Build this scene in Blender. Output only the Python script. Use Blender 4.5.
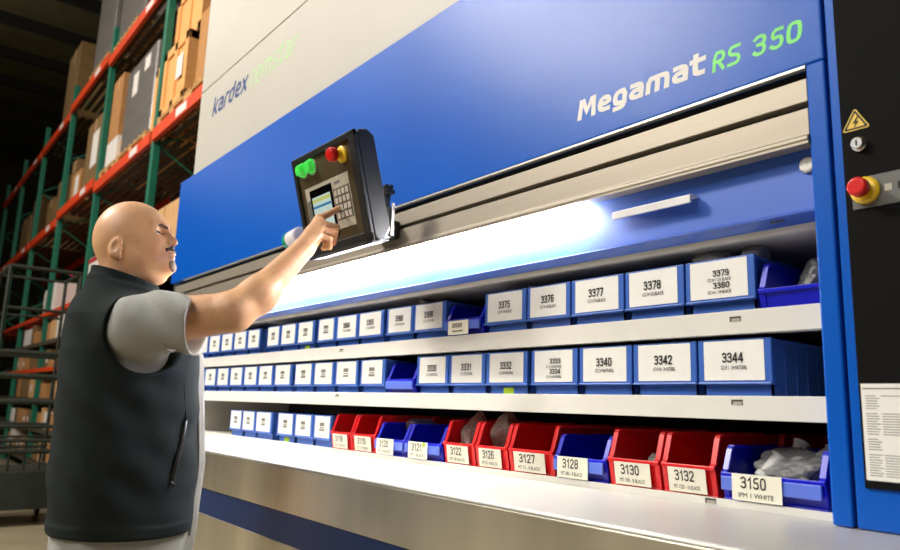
import bpy, bmesh, math, random
import numpy as np
from mathutils import Vector, Matrix
random.seed(7)
C = bpy.context.scene
COL = C.collection
for o in list(bpy.data.objects):
    bpy.data.objects.remove(o, do_unlink=True)

# ------------------------------------------------------------------ camera
cd = bpy.data.cameras.new('camera')
cam = bpy.data.objects.new('camera', cd)
COL.objects.link(cam)
RX = Vector((0.61911598, 0.78461661, 0.03274414))
DN = Vector((-0.12062087, 0.13621418, -0.98330885))
FW = Vector((-0.77598067, 0.6048326, 0.17897352))
UP = -DN
cam.matrix_world = Matrix(((RX.x, UP.x, -FW.x, 0), (RX.y, UP.y, -FW.y, 0), (RX.z, UP.z, -FW.z, 1.22), (0, 0, 0, 1)))
cd.sensor_width = 36
cd.lens = 36 * 726.95 / 900
cd.clip_end = 200
cd.dof.use_dof = True
cd.dof.focus_distance = 1.85
cd.dof.aperture_fstop = 4.0
C.camera = cam

# ------------------------------------------------------------------ world and lights
w = bpy.data.worlds.new('world')
C.world = w
w.use_nodes = True
w.node_tree.nodes['Background'].inputs[0].default_value = (1.0, 0.93, 0.78, 1)
w.node_tree.nodes['Background'].inputs[1].default_value = 0.05


def area(name, loc, target, sx, sy, power, col=(1, 0.955, 0.87)):
    l = bpy.data.lights.new(name, 'AREA')
    l.shape = 'RECTANGLE'
    l.size = sx
    l.size_y = sy
    l.energy = power
    l.color = col
    o = bpy.data.objects.new(name, l)
    COL.objects.link(o)
    o.location = loc
    d = Vector(target) - Vector(loc)
    o.rotation_euler = d.to_track_quat('-Z', 'Y').to_euler()
    return o


area('ceiling_or_fill_light', (-6.3, -4.2, 7.0), (-3.5, 0.5, 2.0), 1.5, 0.9, 560)
area('ceiling_or_fill_light', (-0.5, -4.5, 5.0), (-1.8, 1.0, 1.5), 3.0, 1.5, 165)  # added fill from the camera side for the man and bin fronts
area('ceiling_or_fill_light', (-3.6, -3.2, 6.2), (-3.0, 1.0, 1.2), 3.0, 1.5, 140)
area('ceiling_or_fill_light', (-11.5, -2.0, 8.0), (-11.5, 1.5, 2), 3.0, 1.2, 120)
area('ceiling_or_fill_light', (-12.0, -2.2, 5.5), (-13.6, 2.1, 1.6), 1.6, 0.9, 70)  # added lower lamp, brightens the far low rack shelves
area('ceiling_or_fill_light', (-6.5, -1.0, 8.2), (-8.0, 2.1, 4.5), 2.0, 1.2, 110)
area('roof_fill_light', (-16.0, -1.0, 6.8), (-16.0, -0.5, 10), 3.0, 1.5, 60)  # added upward fill that lifts the dark roof, not a real fixture

C.view_settings.view_transform = 'Standard'
C.view_settings.look = 'None'
C.view_settings.exposure = 0.0
C.view_settings.gamma = 1.0
C.view_settings.use_curve_mapping = False


# ------------------------------------------------------------------ materials
def lin(c):
    return tuple(((v / 255) / 12.92 if v / 255 <= 0.04045 else ((v / 255 + 0.055) / 1.055) ** 2.4) for v in c) + (1,)


def mat(name, rgb, rough=0.5, metal=0.0, var=0.08, scale=12.0, bump=0.0, bscale=80.0, spec=0.5, emit=None, estr=0.0, coat=0.0, sss=0.0, stretch=None):
    m = bpy.data.materials.new(name)
    m.use_nodes = True
    nt = m.node_tree
    b = nt.nodes['Principled BSDF']
    b.inputs['Roughness'].default_value = rough
    b.inputs['Metallic'].default_value = metal
    b.inputs['Specular IOR Level'].default_value = spec
    b.inputs['Coat Weight'].default_value = coat
    if sss:
        b.inputs['Subsurface Weight'].default_value = sss
        b.inputs['Subsurface Radius'].default_value = (0.012, 0.005, 0.003)
        b.inputs['Subsurface Scale'].default_value = 0.6
    tc = nt.nodes.new('ShaderNodeTexCoord')
    src = tc.outputs['Object']
    if stretch:
        mp = nt.nodes.new('ShaderNodeMapping')
        mp.inputs['Scale'].default_value = stretch
        nt.links.new(src, mp.inputs['Vector'])
        src = mp.outputs['Vector']
    n = nt.nodes.new('ShaderNodeTexNoise')
    n.inputs['Scale'].default_value = scale
    n.inputs['Detail'].default_value = 3
    nt.links.new(src, n.inputs['Vector'])
    r = nt.nodes.new('ShaderNodeValToRGB')
    c = lin(rgb)
    r.color_ramp.elements[0].position = 0.3
    r.color_ramp.elements[1].position = 0.7
    r.color_ramp.elements[0].color = tuple(v * (1 - var) for v in c[:3]) + (1,)
    r.color_ramp.elements[1].color = tuple(min(1, v * (1 + var)) for v in c[:3]) + (1,)
    nt.links.new(n.outputs['Fac'], r.inputs['Fac'])
    nt.links.new(r.outputs['Color'], b.inputs['Base Color'])
    if bump:
        n2 = nt.nodes.new('ShaderNodeTexNoise')
        n2.inputs['Scale'].default_value = bscale
        n2.inputs['Detail'].default_value = 2
        nt.links.new(src, n2.inputs['Vector'])
        bp = nt.nodes.new('ShaderNodeBump')
        bp.inputs['Strength'].default_value = bump
        bp.inputs['Distance'].default_value = 0.01
        nt.links.new(n2.outputs['Fac'], bp.inputs['Height'])
        nt.links.new(bp.outputs['Normal'], b.inputs['Normal'])
    if emit:
        b.inputs['Emission Color'].default_value = lin(emit)
        b.inputs['Emission Strength'].default_value = estr
    return m


def film(name, tint=(235, 235, 235), solid=(205, 205, 200), amount=0.5):
    """thin crumpled clear plastic: see-through with gloss and a little milkiness"""
    m = bpy.data.materials.new(name)
    m.use_nodes = True
    nt = m.node_tree
    nt.nodes.clear()
    out = nt.nodes.new('ShaderNodeOutputMaterial')
    tr = nt.nodes.new('ShaderNodeBsdfTransparent')
    tr.inputs[0].default_value = lin(tint)
    gl = nt.nodes.new('ShaderNodeBsdfGlossy')
    gl.inputs['Roughness'].default_value = 0.18
    df = nt.nodes.new('ShaderNodeBsdfDiffuse')
    df.inputs[0].default_value = lin(solid)
    lw = nt.nodes.new('ShaderNodeLayerWeight')
    lw.inputs['Blend'].default_value = 0.35
    tc = nt.nodes.new('ShaderNodeTexCoord')
    n = nt.nodes.new('ShaderNodeTexNoise')
    n.inputs['Scale'].default_value = 45
    n.inputs['Detail'].default_value = 4
    nt.links.new(tc.outputs['Object'], n.inputs['Vector'])
    bp = nt.nodes.new('ShaderNodeBump')
    bp.inputs['Strength'].default_value = 0.9
    bp.inputs['Distance'].default_value = 0.02
    nt.links.new(n.outputs['Fac'], bp.inputs['Height'])
    nt.links.new(bp.outputs['Normal'], gl.inputs['Normal'])
    nt.links.new(bp.outputs['Normal'], lw.inputs['Normal'])
    m1 = nt.nodes.new('ShaderNodeMixShader')
    m1.inputs[0].default_value = amount
    nt.links.new(tr.outputs[0], m1.inputs[1])
    nt.links.new(df.outputs[0], m1.inputs[2])
    m2 = nt.nodes.new('ShaderNodeMixShader')
    nt.links.new(lw.outputs['Fresnel'], m2.inputs[0])
    nt.links.new(m1.outputs[0], m2.inputs[1])
    nt.links.new(gl.outputs[0], m2.inputs[2])
    nt.links.new(m2.outputs[0], out.inputs['Surface'])
    return m


M = dict(
    blue=mat('blue_powder_coat', (4, 87, 190), 0.30, var=0.03, scale=4, bump=0.10, bscale=420, spec=0.30),
    bluedoor=mat('satin_blue_door_paint', (14, 88, 198), 0.5, var=0.03, scale=4, bump=0.05, bscale=420, spec=1.0, coat=0.6),
    white=mat('offwhite_powder_coat', (184, 179, 168), 0.5, var=0.02, scale=3, bump=0.03, bscale=400),
    seam=mat('grey_seam', (120, 112, 100), 0.7),
    shelf=mat('cream_painted_steel', (222, 219, 211), 0.4, var=0.03, scale=6),
    slot=mat('dark_slot', (70, 68, 62), 0.7),
    alu=mat('brushed_aluminium', (166, 156, 142), 0.5, metal=0.6, var=0.05, scale=6, stretch=(1, 1, 60)),
    alu2=mat('pale_aluminium', (215, 212, 205), 0.35, metal=0.6, var=0.04),
    steel=mat('stainless_steel', (222, 216, 200), 0.36, metal=0.9, var=0.28, scale=3, stretch=(1.2, 1, 0.15)),  # vertical light and dark streaks in the colour stand in for reflections
    counter=mat('worktop_grey', (182, 180, 175), 0.35, metal=0.3, var=0.03, scale=4),
    navy=mat('dark_blue_band', (16, 44, 96), 0.5, var=0.04),
    black=mat('black_plastic', (22, 24, 24), 0.45, var=0.1, bump=0.05, bscale=300),
    blackpanel=mat('black_cabinet_panel', (17, 17, 16), 0.7, spec=0.08, var=0.06, bump=0.03, bscale=300),
    dark=mat('dark_recess', (30, 28, 26), 0.8),
    inner=mat('inner_grey_panel', (176, 172, 160), 0.5, var=0.05),
    bin=mat('blue_bin_plastic', (58, 102, 188), 0.38, var=0.04, scale=10),
    binb=mat('bright_blue_bin_plastic', (6, 20, 190), 0.3, var=0.05, scale=10),
    binr=mat('red_bin_plastic', (212, 14, 22), 0.3, var=0.05, scale=10),
    clip=mat('translucent_blue_clip', (96, 120, 215), 0.25, var=0.08),
    paper=mat('label_paper', (238, 236, 230), 0.6, var=0.02, scale=30),
    paperc=mat('cream_label_paper', (238, 234, 216), 0.6, var=0.02, scale=30),
    ink=mat('black_ink', (26, 24, 24), 0.7),
    inkg=mat('grey_ink', (110, 106, 98), 0.7),
    lime=mat('lime_sticker', (170, 205, 20), 0.6),
    wlet=mat('white_lettering', (222, 218, 212), 0.5),
    glet=mat('green_lettering', (120, 228, 110), 0.5),
    glet2=mat('pale_green_lettering', (165, 216, 142), 0.5),
    nlet=mat('navy_lettering', (30, 58, 120), 0.5),
    yellow=mat('yellow_plastic', (235, 196, 45), 0.4),
    ylabel=mat('yellow_sign', (232, 196, 72), 0.5),
    red=mat('red_button', (212, 24, 22), 0.3),
    chrome=mat('chrome', (225, 225, 225), 0.28, metal=1.0, var=0.1),
    grey=mat('grey_plate', (98, 98, 96), 0.5),
    brown=mat('brown_face_plate', (74, 62, 42), 0.35, var=0.05, spec=0.6),
    keypad=mat('grey_keypad', (172, 166, 150), 0.5),
    keydark=mat('dark_keypad_field', (104, 98, 86), 0.5),
    key=mat('key_plastic', (188, 180, 168), 0.5),
    glass=mat('black_screen_glass', (8, 8, 9), 0.12),
    scr=mat('lit_screen', (40, 60, 55), 0.3, emit=(205, 225, 215), estr=0.75),
    scrb=mat('lit_screen_blue', (20, 50, 80), 0.3, emit=(45, 120, 165), estr=0.75),
    scry=mat('lit_screen_yellow', (60, 60, 30), 0.3, emit=(205, 205, 110), estr=0.75),
    green=mat('green_button', (70, 205, 85), 0.15, emit=(60, 200, 70), estr=0.4),
    teal=mat('teal_green_plastic', (0, 150, 110), 0.4),
    whitep=mat('white_plastic', (225, 222, 225), 0.4),
    skin=mat('skin', (226, 174, 132), 0.42, var=0.07, scale=28, bump=0.05, bscale=260, sss=0.25, spec=0.45),
    hair=mat('dark_facial_hair', (52, 40, 34), 0.8, var=0.3, scale=220),
    brow=mat('brown_eyebrow_hair', (92, 64, 48), 0.8, var=0.3, scale=220),
    stub=mat('grizzled_facial_hair', (122, 100, 84), 0.8, var=0.35, scale=260),
    eye=mat('eye_white', (200, 190, 180), 0.2),
    iris=mat('dark_iris', (25, 16, 12), 0.2),
    fleece=mat('black_fleece', (34, 40, 40), 0.95, var=0.16, scale=9, bump=0.22, bscale=520, spec=0.15),
    tee=mat('grey_cotton', (168, 168, 164), 0.9, var=0.06, scale=14, bump=0.25, bscale=300, spec=0.15),
    trouser=mat('dark_trousers', (48, 48, 52), 0.9, var=0.1),
    shoe=mat('black_shoe', (24, 22, 22), 0.5),
    zipm=mat('grey_zip', (150, 150, 146), 0.5),
    upright=mat('green_rack_steel', (24, 108, 84), 0.5, var=0.12),
    beam=mat('orange_rack_steel', (222, 68, 22), 0.5, var=0.1, scale=4),
    deck=mat('shelf_deck', (70, 60, 44), 0.8, var=0.2),
    wood=mat('raw_pallet_wood', (196, 150, 92), 0.8, var=0.18, scale=8, stretch=(1, 6, 8)),
    ply=mat('crate_plywood', (226, 164, 96), 0.75, var=0.08, scale=5, stretch=(1, 3, 6)),
    carton=mat('brown_cardboard', (176, 124, 72), 0.85, var=0.08, scale=6),
    carton2=mat('pale_cardboard', (204, 158, 108), 0.85, var=0.08, scale=6),
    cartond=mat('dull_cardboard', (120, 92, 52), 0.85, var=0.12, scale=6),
    wrap=mat('grey_stretch_wrap', (116, 110, 105), 0.3, var=0.12, scale=6, bump=0.3, bscale=18),
    cartr=mat('red_carton_print', (176, 26, 34), 0.6),
    cartw=mat('white_carton', (226, 218, 210), 0.6, var=0.04),
    darkst=mat('dark_green_grey_steel', (40, 46, 38), 0.55, var=0.15),
    pinkl=mat('pink_lamp', (255, 30, 90), 0.4, emit=(255, 30, 100), estr=0.7),
    floor=mat('sealed_concrete', (150, 138, 112), 0.4, var=0.12, scale=1.6),
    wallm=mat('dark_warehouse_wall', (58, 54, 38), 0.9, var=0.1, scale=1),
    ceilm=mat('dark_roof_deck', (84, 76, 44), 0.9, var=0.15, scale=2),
    purlin=mat('roof_purlin', (28, 26, 18), 0.9),
    tube=mat('lit_tube', (255, 255, 255), 0.4, emit=(255, 250, 240), estr=330.0),
    bag=film('clear_bag_film'),
    bagm=film('milky_bag_film', amount=0.42, solid=(186, 184, 182)),
    bagk=film('smoky_bag_film', amount=0.42, solid=(150, 120, 112)),
    tubep=mat('pale_plastic_tube', (206, 204, 200), 0.3, var=0.06),
    part=mat('dark_parts', (40, 36, 36), 0.4, var=0.2),
)


# ------------------------------------------------------------------ mesh helpers
class MB:
    def __init__(s):
        s.v = []
        s.f = []

    def add(s, vs, fs):
        n = len(s.v)
        s.v += [tuple(v) for v in vs]
        s.f += [tuple(i + n for i in f) for f in fs]
        return s

    def box(s, x0, x1, y0, y1, z0, z1, mtx=None):
        vs = [Vector((x, y, z)) for x in (x0, x1) for y in (y0, y1) for z in (z0, z1)]
        if mtx:
            vs = [mtx @ v for v in vs]
        return s.add(vs, [(0, 1, 3, 2), (4, 6, 7, 5), (0, 4, 5, 1), (2, 3, 7, 6), (0, 2, 6, 4), (1, 5, 7, 3)])

    def prism(s, pts, axis, a0, a1, mtx=None):
        """extrude a closed 2D outline along an axis ('x': pts are (y,z); 'y': (x,z); 'z': (x,y))"""
        def mk(p, t):
            return Vector((t, p[0], p[1])) if axis == 'x' else Vector((p[0], t, p[1])) if axis == 'y' else Vector((p[0], p[1], t))
        n = len(pts)
        vs = [mk(p, a0) for p in pts] + [mk(p, a1) for p in pts]
        if mtx:
            vs = [mtx @ v for v in vs]
        fs = [(i, (i + 1) % n, n + (i + 1) % n, n + i) for i in range(n)]
        fs += [tuple(range(n - 1, -1, -1)), tuple(range(n, 2 * n))]
        return s.add(vs, fs)

    def lathe(s, prof, org, axis, seg=24):
        """prof: (radius, height) pairs turned about axis from org"""
        z = Vector(axis).normalized()
        x = z.orthogonal().normalized()
        y = z.cross(x)
        org = Vector(org)
        vs = []
        for r, h in prof:
            for k in range(seg):
                a = 2 * math.pi * k / seg
                vs.append(org + z * h + x * (r * math.cos(a)) + y * (r * math.sin(a)))
        fs = []
        for i in range(len(prof) - 1):
            for k in range(seg):
                k2 = (k + 1) % seg
                fs.append((i * seg + k, i * seg + k2, (i + 1) * seg + k2, (i + 1) * seg + k))
        fs.append(tuple(range(seg - 1, -1, -1)))
        fs.append(tuple((len(prof) - 1) * seg + k for k in range(seg)))
        return s.add(vs, fs)

    def tubepath(s, pts, r, seg=10):
        pts = [Vector(p) for p in pts]
        vs = []
        ref = None
        for i, p in enumerate(pts):
            t = (pts[min(i + 1, len(pts) - 1)] - pts[max(i - 1, 0)]).normalized()
            if ref is None:
                ref = t.orthogonal().normalized()
            x = (ref - t * ref.dot(t)).normalized()
            ref = x
            y = t.cross(x)
            for k in range(seg):
                a = 2 * math.pi * k / seg
                vs.append(p + x * (r * math.cos(a)) + y * (r * math.sin(a)))
        fs = []
        for i in range(len(pts) - 1):
            for k in range(seg):
                k2 = (k + 1) % seg
                fs.append((i * seg + k, i * seg + k2, (i + 1) * seg + k2, (i + 1) * seg + k))
        fs.append(tuple(range(seg - 1, -1, -1)))
        fs.append(tuple((len(pts) - 1) * seg + k for k in range(seg)))
        return s.add(vs, fs)

    def build(s, name, m, parent=None, bevel=0.0, smooth=False, loc=None, seg=2):
        me = bpy.data.meshes.new(name)
        me.from_pydata(s.v, [], s.f)
        bm = bmesh.new()
        bm.from_mesh(me)
        bmesh.ops.recalc_face_normals(bm, faces=bm.faces)
        bm.to_mesh(me)
        bm.free()
        me.materials.append(m)
        if smooth:
            for p in me.polygons:
                p.use_smooth = True
        o = bpy.data.objects.new(name, me)
        COL.objects.link(o)
        if parent:
            o.parent = parent
        if loc is not None:
            o.location = loc
        if bevel:
            b = o.modifiers.new('bevel', 'BEVEL')
            b.width = bevel
            b.segments = seg
            b.limit_method = 'ANGLE'
        return o


def tag(o, label=None, cat=None, group=None, kind=None):
    if label:
        o['label'] = label
    if cat:
        o['category'] = cat
    if group:
        o['group'] = group
    if kind:
        o['kind'] = kind
    return o


def empty(name, loc, label, cat, group=None, rot=None):
    o = bpy.data.objects.new(name, None)
    COL.objects.link(o)
    o.location = loc
    o.empty_display_size = 0.1
    if rot:
        o.rotation_euler = rot
    return tag(o, label, cat, group)


def copy_tree(o, parent=None):
    c = o.copy()
    COL.objects.link(c)
    if parent:
        c.parent = parent
    for ch in list(o.children):
        copy_tree(ch, c)
    return c


def text(name, s, m, parent, x0, x1, z0, z1, y, shear=0.0, bold=0.0, depth=0.0004, mtx=None):
    """lettering on a face turned to -Y, fitted to a box"""
    cu = bpy.data.curves.new('tmp_text', 'FONT')
    cu.body = s
    cu.size = 1
    cu.offset = bold
    cu.shear = shear
    cu.resolution_u = 3
    t = bpy.data.objects.new('tmp_text', cu)
    COL.objects.link(t)
    dg = bpy.context.evaluated_depsgraph_get()
    me = bpy.data.meshes.new_from_object(t.evaluated_get(dg))
    bpy.data.objects.remove(t)
    bpy.data.curves.remove(cu)
    xs = [v.co.x for v in me.vertices]
    ys = [v.co.y for v in me.vertices]
    ax, bx, ay, by = min(xs), max(xs), min(ys), max(ys)
    for v in me.vertices:
        p = Vector((x0 + (v.co.x - ax) / (bx - ax) * (x1 - x0), y - depth, z0 + (v.co.y - ay) / (by - ay) * (z1 - z0)))
        v.co = mtx @ p if mtx else p
    me.name = name
    me.materials.clear()
    me.materials.append(m)
    o = bpy.data.objects.new(name, me)
    COL.objects.link(o)
    o.parent = parent
    return o


GL = {
    'a': (.58, [[(.08, .72), (.36, .72), (.50, .58), (.50, 0)], [(.50, .41), (.19, .41), (.07, .30), (.07, .11), (.18, 0), (.50, 0)]]),
    'd': (.60, [[(.51, 1), (.51, 0), (.20, 0), (.07, .14), (.07, .58), (.20, .72), (.51, .72)]]),
    'e': (.58, [[(.07, .36), (.50, .36), (.50, .58), (.38, .72), (.20, .72), (.07, .58), (.07, .14), (.20, 0), (.47, 0)]]),
    'g': (.60, [[(.51, 0.02), (.20, 0.02), (.07, .15), (.07, .58), (.20, .72), (.51, .72), (.51, -.14), (.39, -.27), (.10, -.27)]]),
    'k': (.56, [[(.07, 0), (.07, 1)], [(.07, .36), (.22, .36), (.48, .74)], [(.22, .36), (.50, -.02)]]),
    'm': (.95, [[(.07, 0), (.07, .72), (.35, .72), (.46, .60), (.46, 0)], [(.40, .72), (.74, .72), (.86, .60), (.86, 0)]]),
    'r': (.40, [[(.07, 0), (.07, .72), (.38, .72)]]),
    's': (.54, [[(.46, .72), (.18, .72), (.07, .62), (.07, .47), (.18, .37), (.36, .35), (.47, .25), (.47, .10), (.36, 0), (.07, 0)]]),
    't': (.45, [[(.13, .98), (.13, .14), (.25, 0), (.42, 0)], [(.0, .72), (.42, .72)]]),
    'x': (.54, [[(.05, 0), (.49, .72)], [(.05, .72), (.49, 0)]]),
    'M': (.84, [[(.06, 0), (.10, 1), (.20, 1), (.41, .30), (.62, 1), (.72, 1), (.76, 0)]]),
    'R': (.62, [[(.07, 0), (.07, 1), (.40, 1), (.53, .88), (.53, .60), (.40, .47), (.07, .47)], [(.28, .47), (.54, 0)]]),
    'S': (.62, [[(.53, 1), (.20, 1), (.07, .88), (.07, .65), (.20, .53), (.42, .50), (.55, .38), (.55, .12), (.42, 0), (.07, 0)]]),
    ' ': (.34, []),
    '0': (.58, [[(.19, 0), (.07, .14), (.07, .86), (.19, 1), (.39, 1), (.51, .86), (.51, .14), (.39, 0), (.19, 0)]]),
    '1': (.46, [[(.10, .76), (.30, 1), (.30, 0)]]),
    '2': (.58, [[(.07, .80), (.09, .90), (.20, 1), (.38, 1), (.51, .88), (.51, .66), (.09, .06), (.07, 0), (.52, 0)]]),
    '3': (.58, [[(.07, .88), (.18, 1), (.38, 1), (.50, .88), (.50, .64), (.38, .53), (.22, .53)], [(.38, .53), (.51, .40), (.51, .13), (.38, 0), (.18, 0), (.07, .12)]]),
    '4': (.60, [[(.43, 0), (.43, 1), (.38, 1), (.06, .30), (.06, .24), (.56, .24)]]),
    '5': (.58, [[(.48, 1), (.12, 1), (.09, .52), (.38, .60), (.51, .47), (.51, .14), (.38, 0), (.18, 0), (.07, .12)]]),
    '6': (.58, [[(.50, .88), (.39, 1), (.20, 1), (.07, .84), (.07, .14), (.19, 0), (.39, 0), (.51, .14), (.51, .44), (.39, .57), (.19, .57), (.07, .46)]]),
    '7': (.54, [[(.04, 1), (.50, 1), (.50, .92), (.20, 0)]]),
    '8': (.58, [[(.19, .53), (.09, .64), (.09, .88), (.20, 1), (.38, 1), (.49, .88), (.49, .64), (.39, .53), (.19, .53), (.07, .40), (.07, .13), (.19, 0), (.39, 0), (.51, .13), (.51, .40), (.39, .53)]]),
    '9': (.58, [[(.08, .12), (.19, 0), (.38, 0), (.51, .16), (.51, .86), (.39, 1), (.19, 1), (.07, .86), (.07, .56), (.19, .43), (.39, .43), (.51, .54)]]),
}


def glyphs(name, s, m, parent, x0, x1, base, cap, y, t=0.16, shear=0.0, depth=0.0004, mtx=None, gap=0.05):
    """lettering drawn with flat strokes on a face turned to -Y; cap = height of a capital"""
    polys = []
    pen = 0.0
    for ch in s:
        wd, strokes = GL[ch]
        for st in strokes:
            if ch not in 'Mkx1247' and len(st) > 2:
                sm = [st[0]]
                for a_, b_, c_ in zip(st[:-2], st[1:-1], st[2:]):
                    sm.append((b_[0] + (a_[0] - b_[0]) * 0.3, b_[1] + (a_[1] - b_[1]) * 0.3))
                    sm.append((b_[0] + (c_[0] - b_[0]) * 0.3, b_[1] + (c_[1] - b_[1]) * 0.3))
                st = sm + [st[-1]]
            P = [Vector((px + pen, py * (1 - t) + t / 2)) for px, py in st]
            closed = (P[0] - P[-1]).length < 1e-6
            n = len(P)
            L = []
            for i in range(n):
                a = P[i - 1] if i else (P[-2] if closed else None)
                b = P[i + 1] if i < n - 1 else (P[1] if closed else None)
                d0 = (P[i] - a).normalized() if a else None
                d1 = (b - P[i]).normalized() if b else None
                if d0 is None:
                    nrm, k = Vector((-d1.y, d1.x)), 1
                elif d1 is None:
                    nrm, k = Vector((-d0.y, d0.x)), 1
                else:
                    nrm = Vector((-(d0 + d1).y, (d0 + d1).x)).normalized()
                    k = 1 / max(0.5, nrm.dot(Vector((-d0.y, d0.x))))
                e = Vector((0, 0))
                if d0 is None:
                    e = -d1 * t * 0.5
                elif d1 is None:
                    e = d0 * t * 0.5
                if closed:
                    e = Vector((0, 0))
                L.append((P[i] + e + nrm * (k * t / 2), P[i] + e - nrm * (k * t / 2)))
            for i in range(n - 1):
                polys.append((L[i][0], L[i + 1][0], L[i + 1][1], L[i][1]))
        pen += wd + gap + t * 0.5
    pts = [Vector((p.x + shear * p.y, p.y)) for q in polys for p in q]
    ax, bx = min(p.x for p in pts), max(p.x for p in pts)
    mb_ = MB()
    for k in range(len(polys)):
        q = pts[4 * k:4 * k + 4]
        vs = []
        for p in q:
            v = Vector((x0 + (p.x - ax) / (bx - ax) * (x1 - x0), y - depth - 0.000004 * k, base + p.y * cap))
            vs.append(mtx @ v if mtx else v)
        mb_.add(vs, [(0, 1, 2, 3)])
    me = bpy.data.meshes.new(name)
    me.from_pydata(mb_.v, [], mb_.f)
    me.materials.append(m)
    o = bpy.data.objects.new(name, me)
    COL.objects.link(o)
    o.parent = parent
    return o


def struct(name, mb, m, bevel=0):
    return tag(mb.build(name, m, None, bevel), kind='structure')


# ------------------------------------------------------------------ the setting
struct('floor', MB().box(-32, 6, -9, 10, -0.1, 0), M['floor'])
struct('ceiling', MB().box(-32, 6, -9, 10, 10, 10.1), M['ceilm'])
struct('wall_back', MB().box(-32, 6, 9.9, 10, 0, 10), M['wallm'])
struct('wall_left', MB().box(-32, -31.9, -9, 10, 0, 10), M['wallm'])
struct('wall_right', MB().box(5.9, 6, -9, 10, 0, 10), M['wallm'])
struct('wall_front', MB().box(-32, 6, -9, -8.9, 0, 10), M['wallm'])
for i in range(1, 15):
    x = -31 + i * 2.0
    struct('trim_%d' % i, MB().box(x - 0.08, x + 0.08, -8.9, 9.9, 9.75, 10.0), M['purlin'])

# ------------------------------------------------------------------ the storage machine
F = 1.3          # plane of its blue front
ma = empty('storage_carousel', (0, 0, 0), 'tall blue and white automated storage machine with a long lit picking opening', 'storage machine')
# blue fascia, with narrow column to the right and a wider one to the left of the opening
fz0, fz1 = 1.8765, 2.494
mb = MB()
mb.box(-4.33, -0.567, F, F + 0.07, fz0, fz1)
mb.box(-0.601, -0.567, F, F + 0.07, 1.046, fz0)
mb.box(-4.33, -4.02, F, F + 0.07, 0.0, fz0 - 0.15)
mb.build('fascia', M['blue'], ma, 0.004)
MB().box(-4.1, -0.6015, F - 0.001, F + 0.012, fz0 - 0.006, fz0 - 0.0005).build('fascia_edge', M['alu2'], ma)
mb = MB()
mb.box(-4.33, 0.6, F + 0.07, F + 0.12, 3.090, 5.0)
mb.box(-4.33, 0.6, F + 0.07, F + 0.12, fz1 - 0.1, 3.084)
up = mb.build('upper_cladding', M['white'], ma, 0.002)
MB().box(-4.32, 0.6, F + 0.074, F + 0.11, 3.084, 3.090).build('panel_seam', M['seam'], up)
glyphs('lettering', 'kardex', M['nlet'], ma, -4.10, -3.575, 2.862, 0.115, F + 0.07, 0.17, 0.2)
glyphs('lettering', 'remstar', M['glet2'], ma, -3.545, -2.99, 2.862, 0.115, F + 0.07, 0.085, 0.2)
glyphs('lettering', 'Megamat', M['wlet'], ma, -1.170, -0.806, 1.935, 0.052, F, 0.215, 0.1)
glyphs('lettering', 'RS', M['glet'], ma, -0.794, -0.727, 1.929, 0.044, F, 0.165, 0.1)
for q, ch in enumerate('350'):
    glyphs('lettering', ch, M['glet'], ma, -0.705 + q * 0.0355, -0.705 + q * 0.0355 + 0.032, 1.929, 0.044, F, 0.165, 0.1)
# aluminium rail in the slot above the opening (outline in y, z)
mb = MB()
mb.box(-4.25, -0.602, F + 0.03, F + 0.05, 1.73, 1.8765)
mb.build('rail_back', M['dark'], ma)
mb = MB()
mb.box(-4.25, -0.602, F + 0.004, F + 0.030, 1.806, 1.852)
mb.prism([(F + 0.004, 1.742), (F + 0.004, 1.793), (F + 0.03, 1.793), (F + 0.03, 1.728), (F - 0.006, 1.728), (F - 0.006, 1.735)], 'x', -4.25, -0.602)
mb.build('rail', M['alu'], ma, 0.0015)
MB().box(-4.25, -0.602, F - 0.004, F + 0.028, 1.722, 1.728).build('rail_lip', M['alu'], ma)
MB().lathe([(0.007, 0), (0.009, 0.01), (0.009, 2.83), (0.007, 2.84)], (-4.02, F + 0.012, 1.711), (1, 0, 0), 12).build('lamp_tube', M['tube'], ma, smooth=True)
for x in (-1.6, -2.6, -3.6):
    MB().box(x, x + 0.02, F + 0.008, F + 0.016, 1.716, 1.7225).build('lamp_holder', M['alu2'], ma)
# sliding door behind the rail
door = MB().box(-4.0, -0.602, F + 0.035, F + 0.05, 1.606, 1.728).prism(
    [(F + 0.05, 1.606), (F + 0.05, 1.585), (F + 0.021, 1.600), (F + 0.035, 1.606)], 'x', -4.0, -0.602).build('door', M['bluedoor'], ma, 0.001)
hb = MB()
hb.prism([(F + 0.004, 1.662), (F + 0.004, 1.679), (F + 0.010, 1.682), (F + 0.035, 1.682), (F + 0.035, 1.678), (F + 0.012, 1.677), (F + 0.009, 1.662)], 'x', -1.066, -0.858)
hb.build('door_handle', M['whitep'], door, 0.001)
MB().lathe([(0.015, 0), (0.015, 0.006), (0.012, 0.008)], (-0.622, F + 0.035, 1.692), (0, -1, 0)).box(-0.6235, -0.6205, F + 0.0265, F + 0.028, 1.686, 1.698).build('door_lock', M['alu2'], door)
MB().box(-0.70, -0.672, F + 0.0300, F + 0.034, 1.592, 1.595).build('lip_slot', M['slot'], door)
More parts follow.
